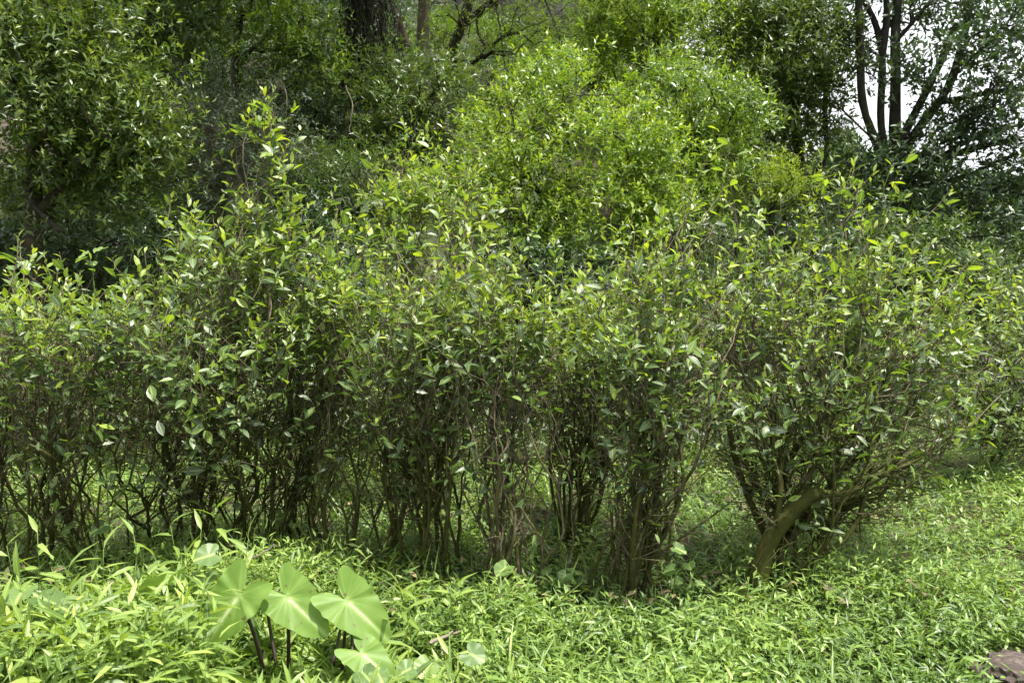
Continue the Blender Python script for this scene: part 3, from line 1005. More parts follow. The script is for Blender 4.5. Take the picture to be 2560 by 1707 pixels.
tree('broadleaf_tree', 'dense dark green tree behind the foot of the big dark tree', 'tree', gp(2290, 17.5),
     [([(2290, 560, 17.5), (2290, 470, 17.5)], .08, .04)],
     [(2200, 450, 17, 90, 50, 1.0), (2300, 480, 17, 100, 55, 1.0), (2400, 530, 17, 100, 50, 1.0), (2300, 560, 16.8, 150, 60, 1.0), (2450, 600, 16.8, 90, 55, 1.0)],
     170, 8, 8, .14, OVAL, M_TREE_DARK, M_DARKBARK, 46, tone0=.45, tone_tip=.3, sigma=.25)
tree('shrub', 'small yellow green shrub below the forked thin trunks', 'shrub', gp(1930, 10.6),
     [([(1930, 540, 10.6), (1930, 450, 10.6)], .03, .015)],
     [(1925, 430, 10.5, 60, 45, .4), (1960, 480, 10.4, 60, 45, .4), (1900, 490, 10.4, 60, 50, .4)],
     60, 7, 8, .075, NARROW, M_FEATHER, M_DARKBARK, 37, tone0=.6, tone_tip=.3, sigma=.12)
# upper left
tree('broadleaf_tree', 'glossy leaved tree with bright top in the upper left corner', 'tree', gp(60, 6.9),
     [([(85, 560, 6.9), (82, 420, 6.9), (95, 250, 6.9), (110, 120, 6.9), (120, -250, 7)], .036, .025), ([(82, 420, 6.9), (30, 300, 6.8), (0, 200, 6.8)], .03, .02), ([(95, 260, 6.9), (200, 200, 6.8), (280, 150, 6.8)], .03, .015),
      ([(85, 520, 6.9), (180, 430, 6.9), (300, 420, 6.9), (390, 400, 7)], .03, .012)],
     [(110, 90, 6.5, 140, 80, .7), (60, 200, 6.3, 120, 90, .6), (180, 200, 6.5, 90, 80, .5), (230, 320, 6.6, 110, 90, .5), (340, 380, 6.9, 80, 110, .4), (60, 330, 6.5, 110, 60, .5), (200, 430, 6.8, 90, 60, .4), (260, 110, 6.9, 80, 60, .5), (-80, 100, 6.6, 120, 160, .7), (90, -60, 6.8, 220, 80, 1.0), (390, 260, 7.1, 60, 70, .3), (290, 500, 7.0, 90, 60, .4), (60, 430, 6.7, 110, 60, .4)],
     300, 12, 8, .070, OVAL, M_TREE_MID, M_TRUNK, 38, tone0=.46, tone_tip=.40, sigma=.2, wid=.9, surf=.7)
tree('broadleaf_tree', 'dim tree with sparse leaves at the top, next to the upper left tree', 'tree', gp(370, 9.5),
     [([(385, 450, 9.5), (390, 250, 9.5), (385, 60, 9.5), (390, -100, 9.5)], .05, .03)],
     [(350, 60, 9.3, 110, 70, .7), (450, 40, 9.5, 90, 60, .7), (320, 170, 9.2, 70, 60, .5), (430, 130, 9.3, 80, 50, .5), (380, -110, 9.5, 220, 100, 1.2), (250, -420, 8.5, 420, 110, 1.6), (520, -430, 9.5, 380, 110, 1.6)],
     300, 9, 8, .12, OVAL, M_TREE_MID, M_DARKBARK, 39, tone0=.3, tone_tip=.2, sigma=.16, wid=.9)
tree('shrub', 'grey green fine twigged shrub on the dark bank', 'shrub', gp(560, 9.6),
     [([(560, 520, 9.6), (555, 400, 9.6), (540, 280, 9.6)], .03, .012), ([(555, 420, 9.6), (640, 340, 9.5)], .02, .01), ([(555, 420, 9.6), (450, 220, 9.5)], .02, .01)],
     [(500, 230, 9.4, 110, 55, .6), (610, 300, 9.3, 110, 70, .6), (560, 360, 9.2, 120, 60, .5), (690, 390, 9.3, 100, 60, .6), (420, 200, 9.5, 50, 40, .4), (520, 450, 9.2, 100, 60, .5)],
     220, 7, 8, .055, NARROW, M_GREY, M_TWIG, 40, tone0=.35, tone_tip=.2, sigma=.14, wid=1.2, r0=.0035)
tree('broadleaf_tree', 'bright leafed tree near the top, left of the vine draped trunk', 'tree', gp(650, 12.5),
     [([(585, 300, 12.5), (590, 150, 12.5), (600, 20, 12.5), (600, -100, 12.5)], .06, .04), ([(590, 160, 12.5), (680, 80, 12.4)], .03, .02)],
     [(610, 80, 12.2, 100, 70, .9), (720, 40, 12.4, 100, 60, .9), (700, 150, 12.2, 90, 60, .7), (800, 110, 12.4, 60, 90, .7), (560, 20, 12.4, 90, 50, .8), (680, -90, 12.6, 260, 90, 1.3), (830, 200, 12.2, 50, 60, .5), (700, -330, 11, 380, 100, 1.8)],
     270, 8, 8, .11, OVAL, M_TREE_BRIGHT, M_DARKBARK, 41, tone0=.3, tone_tip=.3, sigma=.18, wid=.9)
# the trunks and the feathery canopy at the top
tree('tall_tree', 'tall grey brown trunk with a leaning thinner stem, top middle', 'tree', gp(1058, 16.5),
     [([(1056, 150, 16.5), (1058, 60, 16.5), (1063, -60, 16.5), (1063, -420, 16.5)], .13, .10), ([(1056, 190, 16.5), (1032, 150, 16.4), (1006, 80, 16.3), (972, -10, 16.2), (930, -200, 16)], .075, .05)],
     [(900, -330, 15, 300, 120, 2.0), (1150, -360, 16, 300, 120, 2.5), (700, -360, 15, 260, 120, 2.0), (1000, -200, 15.5, 250, 70, 1.5)],
     170, 8, 8, .12, OVAL, M_TREE_MID, M_TRUNK, 42, tone0=.35, tone_tip=.2, sigma=.3, moss=.25, r0=.008)
tree('tall_tree', 'leaning dark trunk with drooping feathery yellow green branches', 'tree', gp(1090, 14.6),
     [([(1105, 190, 14.6), (1130, 120, 14.5), (1160, 50, 14.4), (1182, -10, 14.3), (1210, -200, 14)], .105, .07), ([(1155, 58, 14.4), (1190, 30, 14.2), (1235, -5, 14), (1330, -60, 13.6)], .05, .035),
      ([(1228, 0, 14), (1250, 55, 14), (1258, 110, 14), (1262, 175, 14)], .02, .006), ([(1330, -60, 13.6), (1375, 10, 13.6), (1385, 70, 13.6), (1412, 130, 13.6)], .018, .006),
      ([(1135, 140, 14.5), (1160, 145, 14.4), (1180, 175, 14.4)], .03, .008), ([(1185, 30, 14.2), (1178, 100, 14.3), (1165, 130, 14.3)], .012, .005), ([(1330, -60, 13.6), (1480, -10, 13.2), (1520, 30, 13.1)], .025, .01)],
     [(1190, 90, 14.2, 90, 70, .8), (1290, 70, 14, 100, 70, .9), (1260, 140, 14, 100, 50, .7), (1400, 40, 13.6, 110, 50, .8), (1480, 20, 13.3, 80, 40, .6), (1130, 40, 14.6, 80, 60, .7), (1350, 120, 14, 80, 50, .7), (1300, -120, 13.6, 330, 90, 1.8)],
     260, 11, 8, .055, NARROW, M_FEATHER, M_DARKBARK, 43, tone0=.35, tone_tip=.1, sigma=.22, droop=.35, moss=.2, up=1.2, spread=(.9, 1.5))


def vine_trunk():
    rng = np.random.default_rng(44)
    x, y = gp(915, 13.5)
    base = np.array([x, y, H(x, y)])
    o = thing('vine_draped_tree', base, 'dark trunk draped in hanging vines, top left of the middle', 'tree')
    g = Geo()
    top = P(918, -120, 13.5)
    pts = np.array([base - [0, 0, .1]] + [base + (top - base) * t + np.array([.1 * math.sin(3 * t), 0, 0]) for t in (.3, .6, 1)])
    add_tube(g, pts, [.14, .11, .10, .09], 12, .4)
    link('trunk', g.mesh('trunk', M_DARKBARK, base), o)
    g = Geo()
    gl = Geo()
    for k in range(260):
        a = rng.uniform(0, 6.28)
        rr = rng.uniform(.15, .38) * (1 if rng.random() < .8 else 1.3)
        tz = rng.uniform(.35, 1.1)
        p = base + (top - base) * tz + np.array([math.cos(a) * rr, math.sin(a) * rr, 0])
        ln = rng.uniform(.7, 2.6)
        n = 7
        sway = rng.normal(0, .06, (n, 3)).cumsum(0) * np.array([1, 1, .2])
        q = p[None] + np.stack([np.zeros(n), np.zeros(n), -np.linspace(0, ln, n)], 1) + sway
        add_tube(g, q, rng.uniform(.004, .012), 3, .3)
        m = int(ln * 12)
        t = rng.random(m)
        lp = np.stack([np.interp(t, np.linspace(0, 1, n), q[:, c]) for c in range(3)], 1)
        Y = rng.normal(0, 1, (m, 3)) * np.array([1, 1, .3]) + np.array([0, 0, -.9])
        add_leaves(gl, OVAL, lp, Y, rng.normal(0, .5, (m, 3)) + np.array([0, -.6, .5]), rng.uniform(.04, .08, m), 1.0, np.clip(rng.normal(.2, .15, m), 0, 1), rng)
    tag(link('hanging_vines', g.mesh('hanging_vines', M_DARKBARK, base), o), kind='stuff')
    tag(link('vine_leaves', gl.mesh('vine_leaves', M_TREE_DARK, base), o), kind='stuff')


vine_trunk()


# rock face high on the slope
def rock(name, label, cen, rad, seed, mat, sub=4, amp=.25):
    import bmesh
    bm = bmesh.new()
    bmesh.ops.create_icosphere(bm, subdivisions=sub, radius=1.0)
    rng = np.random.default_rng(seed)
    ph = rng.uniform(0, 6, (14, 4))
    fr = rng.normal(0, 1, (14, 3)) * np.linspace(1.2, 7, 14)[:, None]
    for v in bm.verts:
        c = np.array(v.co)
        d = 1 + amp * sum(math.sin(float(fr[k] @ c) + ph[k, 0]) / (1 + .8 * k) for k in range(14)) * .6
        d = round(d * 9) / 9 * .6 + d * .4
        v.co = Vector(c * d * np.array(rad))
    me = bpy.data.meshes.new(name)
    bm.to_mesh(me)
    bm.free()
    me.materials.append(mat)
    o = link(name, me, None, tuple(cen))
    return tag(o, label, 'rock')


def rock_mat(name, a, b, c, scale):
    m, nt, out = new_mat(name)
    L = nt.links
    geo = nt.nodes.new('ShaderNodeNewGeometry')
    mp = nt.nodes.new('ShaderNodeMapping')
    mp.inputs['Scale'].default_value = (1, 1, 2.2)
    L.new(geo.outputs['Position'], mp.inputs['Vector'])
    n1 = nt.nodes.new('ShaderNodeTexNoise')
    n1.inputs['Scale'].default_value = scale
    n1.inputs['Detail'].default_value = 9
    n1.inputs['Roughness'].default_value = .7
    L.new(mp.outputs[0], n1.inputs['Vector'])
    col = ramp(nt, [(.3, a), (.5, b), (.68, c)], n1.outputs['Fac']).outputs[0]
    bs = nt.nodes.new('ShaderNodeBsdfPrincipled')
    L.new(col, bs.inputs['Base Color'])
    bs.inputs['Roughness'].default_value = .85
    bp = nt.nodes.new('ShaderNodeBump')
    bp.inputs['Strength'].default_value = .9
    bp.inputs['Distance'].default_value = .3 / scale
    L.new(n1.outputs['Fac'], bp.inputs['Height'])
    L.new(bp.outputs[0], bs.inputs['Normal'])
    L.new(bs.outputs[0], out.inputs[0])
    return m


M_ROCK = rock_mat('rock', (.018, .013, .011), (.062, .045, .038), (.16, .125, .105), 26)
M_CLIFF = rock_mat('cliff', (.05, .045, .05), (.14, .12, .125), (.26, .23, .24), 1.2)
c = P(1380, -60, 23)
rock('rock_outcrop', 'grey rock face glimpsed behind the feathery branches at the top', c, (3.6, 2.0, 3.0), 51, M_CLIFF)
sx_, sy_ = gd(2545, 1700)
rock('boulder', 'brown stone poking out of the weeds in the lower right corner', (sx_ + .10, sy_ - .02, .0), (.33, .22, .13), 52, M_ROCK, sub=5, amp=.5)

# ------------------------------------------------------------------ growth on the bank
def hill_pts(n, rng, x0=-20, x1=7.5, y0=7.0, y1=32):
    x = rng.uniform(x0, x1, n * 3)
    y = y0 + (y1 - y0) * rng.random(n * 3) ** 1.4
    z = H(x, y)
    s = 1.0 - smooth(2.8, 7.2, x - 0.12 * (y - 8))
    keep = (np.abs(x) < .75 * y + 1) & (rng.random(n * 3) < np.clip(s + .15, 0, 1))
    p = np.stack([x, y, z], 1)[keep]
    return p[:n]


def undergrowth():
    rng = np.random.default_rng(60)
    p = hill_pts(12000, rng)
    patch = np.sin(p[:, 0] * 1.9 + 1) + np.sin(p[:, 1] * 2.3 + p[:, 0]) + np.sin(p[:, 0] * .7 - p[:, 1] * 1.1)
    hh = np.clip(.25 + .28 * (patch + 1), .06, 1.1) * rng.random(len(p)) ** .6
    p[:, 2] += hh
    d = nrm(rng.normal(0, .5, (len(p), 3)) + np.array([0, -.35, .8]))
    pos, Y, Z, R = rosettes(p, d, 6, rng, offset=.03, spread=(.5, 1.6), up=.4)
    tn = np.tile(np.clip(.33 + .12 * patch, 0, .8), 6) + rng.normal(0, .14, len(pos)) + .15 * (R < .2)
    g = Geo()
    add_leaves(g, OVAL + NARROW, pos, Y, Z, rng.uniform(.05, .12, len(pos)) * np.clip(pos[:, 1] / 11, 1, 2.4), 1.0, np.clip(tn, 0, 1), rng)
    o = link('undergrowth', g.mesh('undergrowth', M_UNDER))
    tag(o, 'mixed dark undergrowth covering the wooded bank', 'undergrowth', kind='stuff')


undergrowth()


def fern_proto():
    rng = np.random.default_rng(61)
    g = Geo()
    for k in range(9):
        a = k / 9 * 6.28 + rng.normal(0, .2)
        L = rng.uniform(.5, .8)
        n = 12
        t = np.linspace(0, 1, n)
        rad = L * t * (1 - .15 * t)
        z = L * (.75 * t - .72 * t * t)
        pts = np.stack([np.cos(a) * rad, np.sin(a) * rad, z], 1)
        add_tube(g, pts, np.linspace(.004, .0015, n), 3, .3)
        side = np.array([-math.sin(a), math.cos(a), 0])
        fw = np.array([math.cos(a), math.sin(a), 0])
        for s in (-1, 1):
            tt = np.linspace(.12, .98, 20)
            pp = np.stack([np.interp(tt, t, pts[:, c]) for c in range(3)], 1)
            Y = side[None] * s + fw[None] * .35 + np.array([0, 0, -.15])
            ln = .17 * L * np.sin(np.pi * np.clip(tt * .9 + .12, 0, 1)) + .015
            add_leaves(g, NARROW, pp, np.repeat(Y, 20, 0), np.tile([0, 0, 1.0], (20, 1)), ln, .9, np.clip(rng.normal(.5, .12, 20), 0, 1), rng)
    return g.mesh('fern', M_FERN)


def ferns():
    rng = random.Random(62)
    me = fern_proto()
    spots = [(40, 560, 7.9), (150, 590, 7.7), (260, 545, 8.1), (330, 600, 7.8), (90, 510, 8.6), (220, 500, 8.7), (400, 560, 8.2), (470, 610, 7.9), (330, 500, 8.8), (560, 560, 8.3),
             (640, 600, 8.1), (430, 500, 9.0), (20, 620, 7.5), (720, 560, 8.5), (520, 500, 9.2)]
    for k, (px, py, d) in enumerate(spots):
        q = P(px, py, d)
        o = link('fern', me, None, (q[0], q[1], H(q[0], q[1]) + .02))
        o.rotation_euler = (rng.uniform(-.25, 0), rng.uniform(-.2, .2), rng.uniform(0, 6.28))
        s = rng.uniform(.75, 1.25)
        o.scale = (s, s, s)
        tag(o, 'green fern with arching fronds on the shady bank, left', 'fern', 'ferns on the bank')


ferns()


SLOPE_LABELS = [
    'dim shrub low on the bank just behind the left tea bush', 'dim shrub in the dark gap right of the glossy upper left tree', 'dim shrub left of the grey green shrub',
    'dim shrub just above the tall left tea shoots, on their right', 'dim shrub in the dark hollow nearest the bright tree', 'dim shrub between the grey green shrub and the vine draped trunk',
    'dim shrub directly under the vine draped trunk', 'dim shrub above the right end of the grey green shrub', 'dim shrub low in the hollow left of the bright tree', 'dim shrub right behind the tall left tea shoots',
    'dim shrub below the grey green shrub', 'dim shrub among the ferns behind the left tea bush', 'dim shrub high on the bank, above the grey green shrub', 'dim shrub near the top edge, left of the bright leafed tree',
    'dim shrub at the top edge, just left of the vine draped trunk', 'dim shrub at the top edge, right of the upper left tree', 'dim shrub at the top edge behind the bright leafed tree', 'light shrub just behind the left shoulder of the bright rounded tree',
    'light shrub under the hanging feathery branches, middle', 'light shrub under the hanging feathery branches, right', 'light shrub at the foot of the leaning dark trunk', 'light shrub below the pale green top tree, left side',
    'light shrub touching the crown of the bright rounded tree, left', 'light shrub behind the two standing trunks', 'light shrub far up behind the leaning dark trunk', 'light shrub just above the bright rounded tree',
    'dim shrub right of the vine draped trunk foot', 'light shrub far up between the standing trunks', 'light shrub below the grey rock face', 'light shrub below the pale green top tree, right side',
    'dim shrub among the ferns under the upper left tree', 'dim shrub at the left edge under the upper left tree']


def slope_shrubs():
    rng = random.Random(63)
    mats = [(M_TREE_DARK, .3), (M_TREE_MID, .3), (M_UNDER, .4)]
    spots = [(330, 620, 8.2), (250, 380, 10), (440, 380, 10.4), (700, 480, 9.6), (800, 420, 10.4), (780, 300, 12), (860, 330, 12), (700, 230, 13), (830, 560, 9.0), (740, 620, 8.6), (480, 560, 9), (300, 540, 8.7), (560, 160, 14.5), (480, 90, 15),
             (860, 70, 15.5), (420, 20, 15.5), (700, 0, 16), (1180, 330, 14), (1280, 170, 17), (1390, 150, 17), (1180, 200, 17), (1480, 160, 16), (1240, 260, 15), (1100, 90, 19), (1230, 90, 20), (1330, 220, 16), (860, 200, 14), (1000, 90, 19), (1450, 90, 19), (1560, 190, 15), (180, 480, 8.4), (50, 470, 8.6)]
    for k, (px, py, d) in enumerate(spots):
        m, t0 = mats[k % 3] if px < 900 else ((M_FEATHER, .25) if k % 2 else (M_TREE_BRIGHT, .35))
        w = rng.uniform(70, 110) * 11 / d
        lab = SLOPE_LABELS[k]
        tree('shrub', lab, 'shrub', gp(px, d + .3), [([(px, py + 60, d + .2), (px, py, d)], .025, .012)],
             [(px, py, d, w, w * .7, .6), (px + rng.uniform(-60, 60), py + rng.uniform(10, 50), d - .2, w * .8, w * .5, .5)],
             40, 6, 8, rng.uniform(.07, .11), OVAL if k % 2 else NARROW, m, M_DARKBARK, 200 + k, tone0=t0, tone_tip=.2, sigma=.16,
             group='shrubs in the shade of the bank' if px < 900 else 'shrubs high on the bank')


slope_shrubs()


def back_shrubs():
    for k, (px, py, d, w, lab) in enumerate([
            (1800, 620, 9.5, 130, 'dark shrub behind the broad tea bush, nearest the bright tree'), (1960, 600, 10.5, 140, 'dark shrub below the forked thin trunks'),
            (2120, 570, 10.5, 140, 'dark shrub at the foot of the big dark tree, left side'), (2280, 620, 9.5, 140, 'dark shrub at the foot of the big dark tree, right side'),
            (1700, 720, 8.8, 110, 'dark shrub filling the hollow right of the bright tree'), (2050, 730, 8.5, 160, 'dark shrub low behind the top of the broad tea bush'),
            (2420, 680, 9.5, 90, 'green shrub hanging over the valley edge, right'), (1320, 690, 8.2, 110, 'dark shrub under the bright rounded tree'), (1500, 700, 8.3, 120, 'dark leafy shrub below the right of the bright tree'),
            (560, 720, 7.6, 170, 'dark shrub behind the tall left tea bush'), (250, 700, 7.4, 190, 'dark shrub behind the left tea bush'), (860, 680, 7.8, 140, 'dark shrub in the hollow left of the bright tree'),
            (890, 450, 9.3, 110, 'dark shrub on the bank beside the left shoulder of the bright tree'), (30, 640, 7.2, 130, 'dark shrub under the upper left tree at the very left edge')]):
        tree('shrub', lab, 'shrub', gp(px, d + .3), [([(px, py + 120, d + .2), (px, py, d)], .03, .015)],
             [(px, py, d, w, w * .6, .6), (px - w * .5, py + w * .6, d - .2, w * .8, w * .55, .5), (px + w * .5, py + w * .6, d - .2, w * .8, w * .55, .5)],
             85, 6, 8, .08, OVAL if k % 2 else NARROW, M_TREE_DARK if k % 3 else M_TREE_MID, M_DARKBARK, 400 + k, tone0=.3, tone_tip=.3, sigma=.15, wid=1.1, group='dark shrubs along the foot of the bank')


back_shrubs()


def lianas():
    rng = np.random.default_rng(64)
    spec = [([(405, 290, 8.9), (410, 310, 8.9), (440, 340, 8.9), (480, 365, 8.9)], .012, 'pale broken twig hanging in the dark of the bank'),
            ([(498, 0, 10.5), (500, 60, 10.5), (497, 130, 10.5), (500, 180, 10.5)], .012, 'thin straight pale stem near the top left'),
            ([(700, 200, 9.4), (720, 240, 9.3), (712, 290, 9.3), (690, 330, 9.3)], .008, 'curved grey vine beside the grey green shrub'),
            ([(865, 215, 10.5), (885, 270, 10.3), (870, 330, 10.3), (900, 345, 10.3)], .008, 'thin vine looping below the vine draped trunk'),
            ([(840, 500, 8.6), (880, 490, 8.6), (870, 520, 8.6), (930, 505, 8.6), (960, 512, 8.6)], .007, 'pale looping vine at the edge of the dark hollow'),
            ([(505, 230, 8.9), (508, 260, 8.9), (506, 300, 8.9)], .009, 'short pale upright stem in the grey green shrub'),
            ([(545, 410, 9), (530, 380, 9), (545, 340, 9)], .008, 'bent thin twig under the grey green shrub'),
            ([(60, 440, 6.7), (75, 500, 6.6), (110, 545, 6.5), (160, 580, 6.4)], .028, 'dark curved branch sweeping down at the left edge')]
    for pl, r, lab in spec:
        pts = np.array([P(*q) for q in pl])
        t = np.linspace(0, 1, 14)
        q = np.stack([np.interp(t, np.linspace(0, 1, len(pts)), pts[:, c]) for c in range(3)], 1)
        for _ in range(2):
            q[1:-1] = .5 * q[1:-1] + .25 * (q[2:] + q[:-2])
        q[1:-1] += rng.normal(0, .008, (12, 3))
        g = Geo()
        add_tube(g, q, np.linspace(r, r * .6, 14), 6, .1)
        o = link('liana' if 'vine' in lab else 'bare_branch', g.mesh('liana', M_DARKBARK if r > .02 else M_TWIG, q[0]), None, tuple(q[0]))
        tag(o, lab, 'vine' if 'vine' in lab else 'branch')


lianas()

# far trees across the valley on the right
def far_trees():
    for k, (px, top, w, d, lab) in enumerate([(2545, 430, 70, 60, 'pale distant tree at the right edge, tallest across the valley'), (2470, 600, 60, 52, 'pale distant tree across the valley, left of the tallest one'),
                                              (2580, 560, 60, 45, 'pale distant tree low at the right edge across the valley'), (2400, 640, 60, 56, 'pale distant tree seen below the dark tree branches'),
                                              (2500, 690, 70, 40, 'pale distant bushy tree just above the tangled tea bush'), (2330, 660, 50, 60, 'pale distant tree behind the broad tea bush, far off'), (2110, 330, 40, 55, 'distant bluish tree top in the sky gap beside the dark stems')]):
        m = w / FPX * d
        tree('far_tree', lab, 'tree', gp(px, d), [([(px, top + 200, d), (px, top + 60, d)], .2, .08)],
             [(px, top + w * .8, d, w, w * .8, m), (px - w * .6, top + w * 1.6, d, w * .8, w * .8, m), (px + w * .6, top + w * 1.7, d, w * .8, w * .8, m), (px, top + w * 2.4, d, w, w * .8, m)],
             80, 6, 7, .38, OVAL, M_FAR, M_DARKBARK, 300 + k, tone0=.5, tone_tip=.2, sigma=m * .2, r0=.02)


far_trees()


# ------------------------------------------------------------------ weeds and grass on the terrace
def in_view(x, y, m=.3):
    return np.abs(x) < .68 * y + m


def sprigs(g, temps, xy, h, nleaf, size, wid, tone0, rng, pitch=.15, sd=.14, lean=.25, spread_z=.8):
    """short leafy stems with spread leaves"""
    M = len(xy)
    z = H(xy[:, 0], xy[:, 1])
    yaw = rng.uniform(0, 6.28, M)
    ln = rng.normal(0, lean, (M, 2))
    tb = rng.normal(0, .1, M)
    base = np.stack([xy[:, 0], xy[:, 1], z], 1)
    topd = np.stack([ln[:, 0], ln[:, 1], np.ones(M)], 1)
    for k in range(nleaf):
        f = 1 - (k / nleaf) * spread_z
        p = base + topd * (h * f)[:, None]
        a = yaw + k * 2.5 + rng.normal(0, .4, M)
        el = pitch + (.5 if k == 0 else 0) + rng.normal(0, .3, M)
        Y = np.stack([np.cos(a) * np.cos(el), np.sin(a) * np.cos(el), np.sin(el)], 1)
        Z = rng.normal(0, .3, (M, 3)) + np.array([0, 0, 1.0])
        add_leaves(g, temps, p, Y, Z, size * rng.uniform(.65, 1.3, M) * (.75 if k == 0 else 1), wid,
                   np.clip(tone0 + tb + rng.normal(0, sd, M) + (.12 if k == 0 else 0), 0, 1), rng)
    # stems as thin ribbons
    t = nrm(np.cross(topd, rng.normal(0, 1, (M, 3)))) * .0018
    a_, b_ = base - t, base + t
    c_, d_ = base + topd * h[:, None] + t * .5, base + topd * h[:, None] - t * .5
    v = np.stack([a_, b_, c_, d_], 1).reshape(-1, 3)
    g.add(v, None, np.arange(M * 4).reshape(-1, 4), None, np.repeat(tone0 * np.ones(M), 4))


def patchy(x, y):
    return np.sin(x * 2.1 + 1.3) * np.sin(y * 2.7 + .4) + .6 * np.sin(x * 5.3 - y * 3.1) + .4 * np.sin(y * 7.7 + x * 1.9)


def ground_cover():
    rng = np.random.default_rng(70)
    N = 29000
    y = 2.35 + 8.0 * rng.random(N) ** 1.9
    x = rng.uniform(-1, 1, N) * (.68 * y + .5)
    keep = np.ones(N, bool)
    keep &= np.hypot((x - sx_ - .10) / .27, (y - sy_ + .02) / .21) > 1
    keep &= ~((x < -.1) & (y < 3.1))
    keep &= ~((x > sx_ - .12) & (y < sy_ + .08))
    under = smooth(3.9, 4.3, y) * (1 - smooth(.5, 1.2, x - .30 * (y - 4)))       # the shaded strip below the bushes: thinner growth
    keep &= rng.random(N) > under * .25
    x, y = x[keep], y[keep]
    pt = patchy(x, y)
    h = np.clip(.105 + .065 * pt + rng.normal(0, .045, len(x)), .02, .34)
    xy = np.stack([x, y], 1)
    tone = .48 + .13 * pt
    g = Geo()
    half = rng.random(len(x)) < .62
    far = y > 3.55
    for m, tw, tl in ((~far, WEED, LANCE), (far, [OVAL[0], NARROW[0], OVAL[2]], NARROW)):
        a_, b_ = half & m, ~half & m
        sprigs(g, tw, xy[a_], h[a_], 5, .049, 1.05, tone[a_], rng, sd=.19)
        sprigs(g, tl, xy[b_], h[b_] * 1.15, 5, .066, .9, tone[b_] + .05, rng, sd=.19)
    tag(link('ground_cover', g.mesh('ground_cover', M_GROUND)), 'low light green leafy weeds covering the terrace floor', 'weeds', kind='stuff')
    # grass blades among it
    g = Geo()
    N = 14000
    y = 2.35 + 7.5 * rng.random(N) ** 1.7
    x = rng.uniform(-1, 1, N) * (.68 * y + .5)
    k2 = (np.hypot((x - sx_ - .10) / .27, (y - sy_ + .02) / .21) > 1) & ~((x > sx_ - .12) & (y < sy_ + .08)) & ~((x / y < -.16) & (x / y > -.41) & (y < 2.95))
    x, y = x[k2], y[k2]
    M = len(x)
    a = rng.uniform(0, 6.28, M)
    el = rng.uniform(.5, 1.35, M)
    Y = np.stack([np.cos(a) * np.cos(el), np.sin(a) * np.cos(el), np.sin(el)], 1)
    Z = np.stack([-np.cos(a) * np.sin(el), -np.sin(a) * np.sin(el), np.cos(el)], 1)
    add_leaves(g, BLADE, np.stack([x, y, H(x, y)], 1), Y, Z, np.where(x > .3, rng.uniform(.07, .19, M), rng.uniform(.09, .30, M)), rng.uniform(.55, 1.2, M), np.clip(.5 + .1 * patchy(x, y) + rng.normal(0, .18, M), 0, 1), rng)
    tag(link('grass', g.mesh('grass', M_GRASS)), 'thin grass blades standing among the low weeds', 'grass', kind='stuff')


ground_cover()


def tall_weed_mass():
    rng = np.random.default_rng(71)
    N = 3000
    y = rng.uniform(2.25, 3.45, N)
    x = rng.uniform(-2.5, .1, N)
    lim = -.25 - (y - 2.3) * .28
    keep = (x < lim + rng.normal(0, .12, N))
    x, y = x[keep], y[keep]
    edge = np.clip((lim[keep] - x) / .6, 0, 1)
    h = (.20 + .26 * edge) * rng.uniform(.5, 1.15, len(x)) * np.clip(1.18 - .2 * (y - 2.3), .7, 1.2)
    wx = x / y                                        # weeds are lower round the taro clump
    top = np.interp(wx, [-.64, -.55, -.46, -.425, -.40, -.20, -.1], [.41, .40, .37, .36, .525, .53, .48])
    h = np.clip(h, .05, np.maximum(.06, CAM_Z - y * top - .09) * rng.uniform(.8, 1.0, len(x)))
    g = Geo()
    xy = np.stack([x, y], 1)
    sprigs(g, LANCE, xy, h, 9, .10, .95, .52 + .12 * patchy(x * 2, y * 2), rng, pitch=.25, lean=.18, spread_z=.9, sd=.2)
    tag(link('tall_weeds', g.mesh('tall_weeds', M_GRASS)), 'mass of tall pale lance leaved weeds, lower left', 'weeds', kind='stuff')


tall_weed_mass()


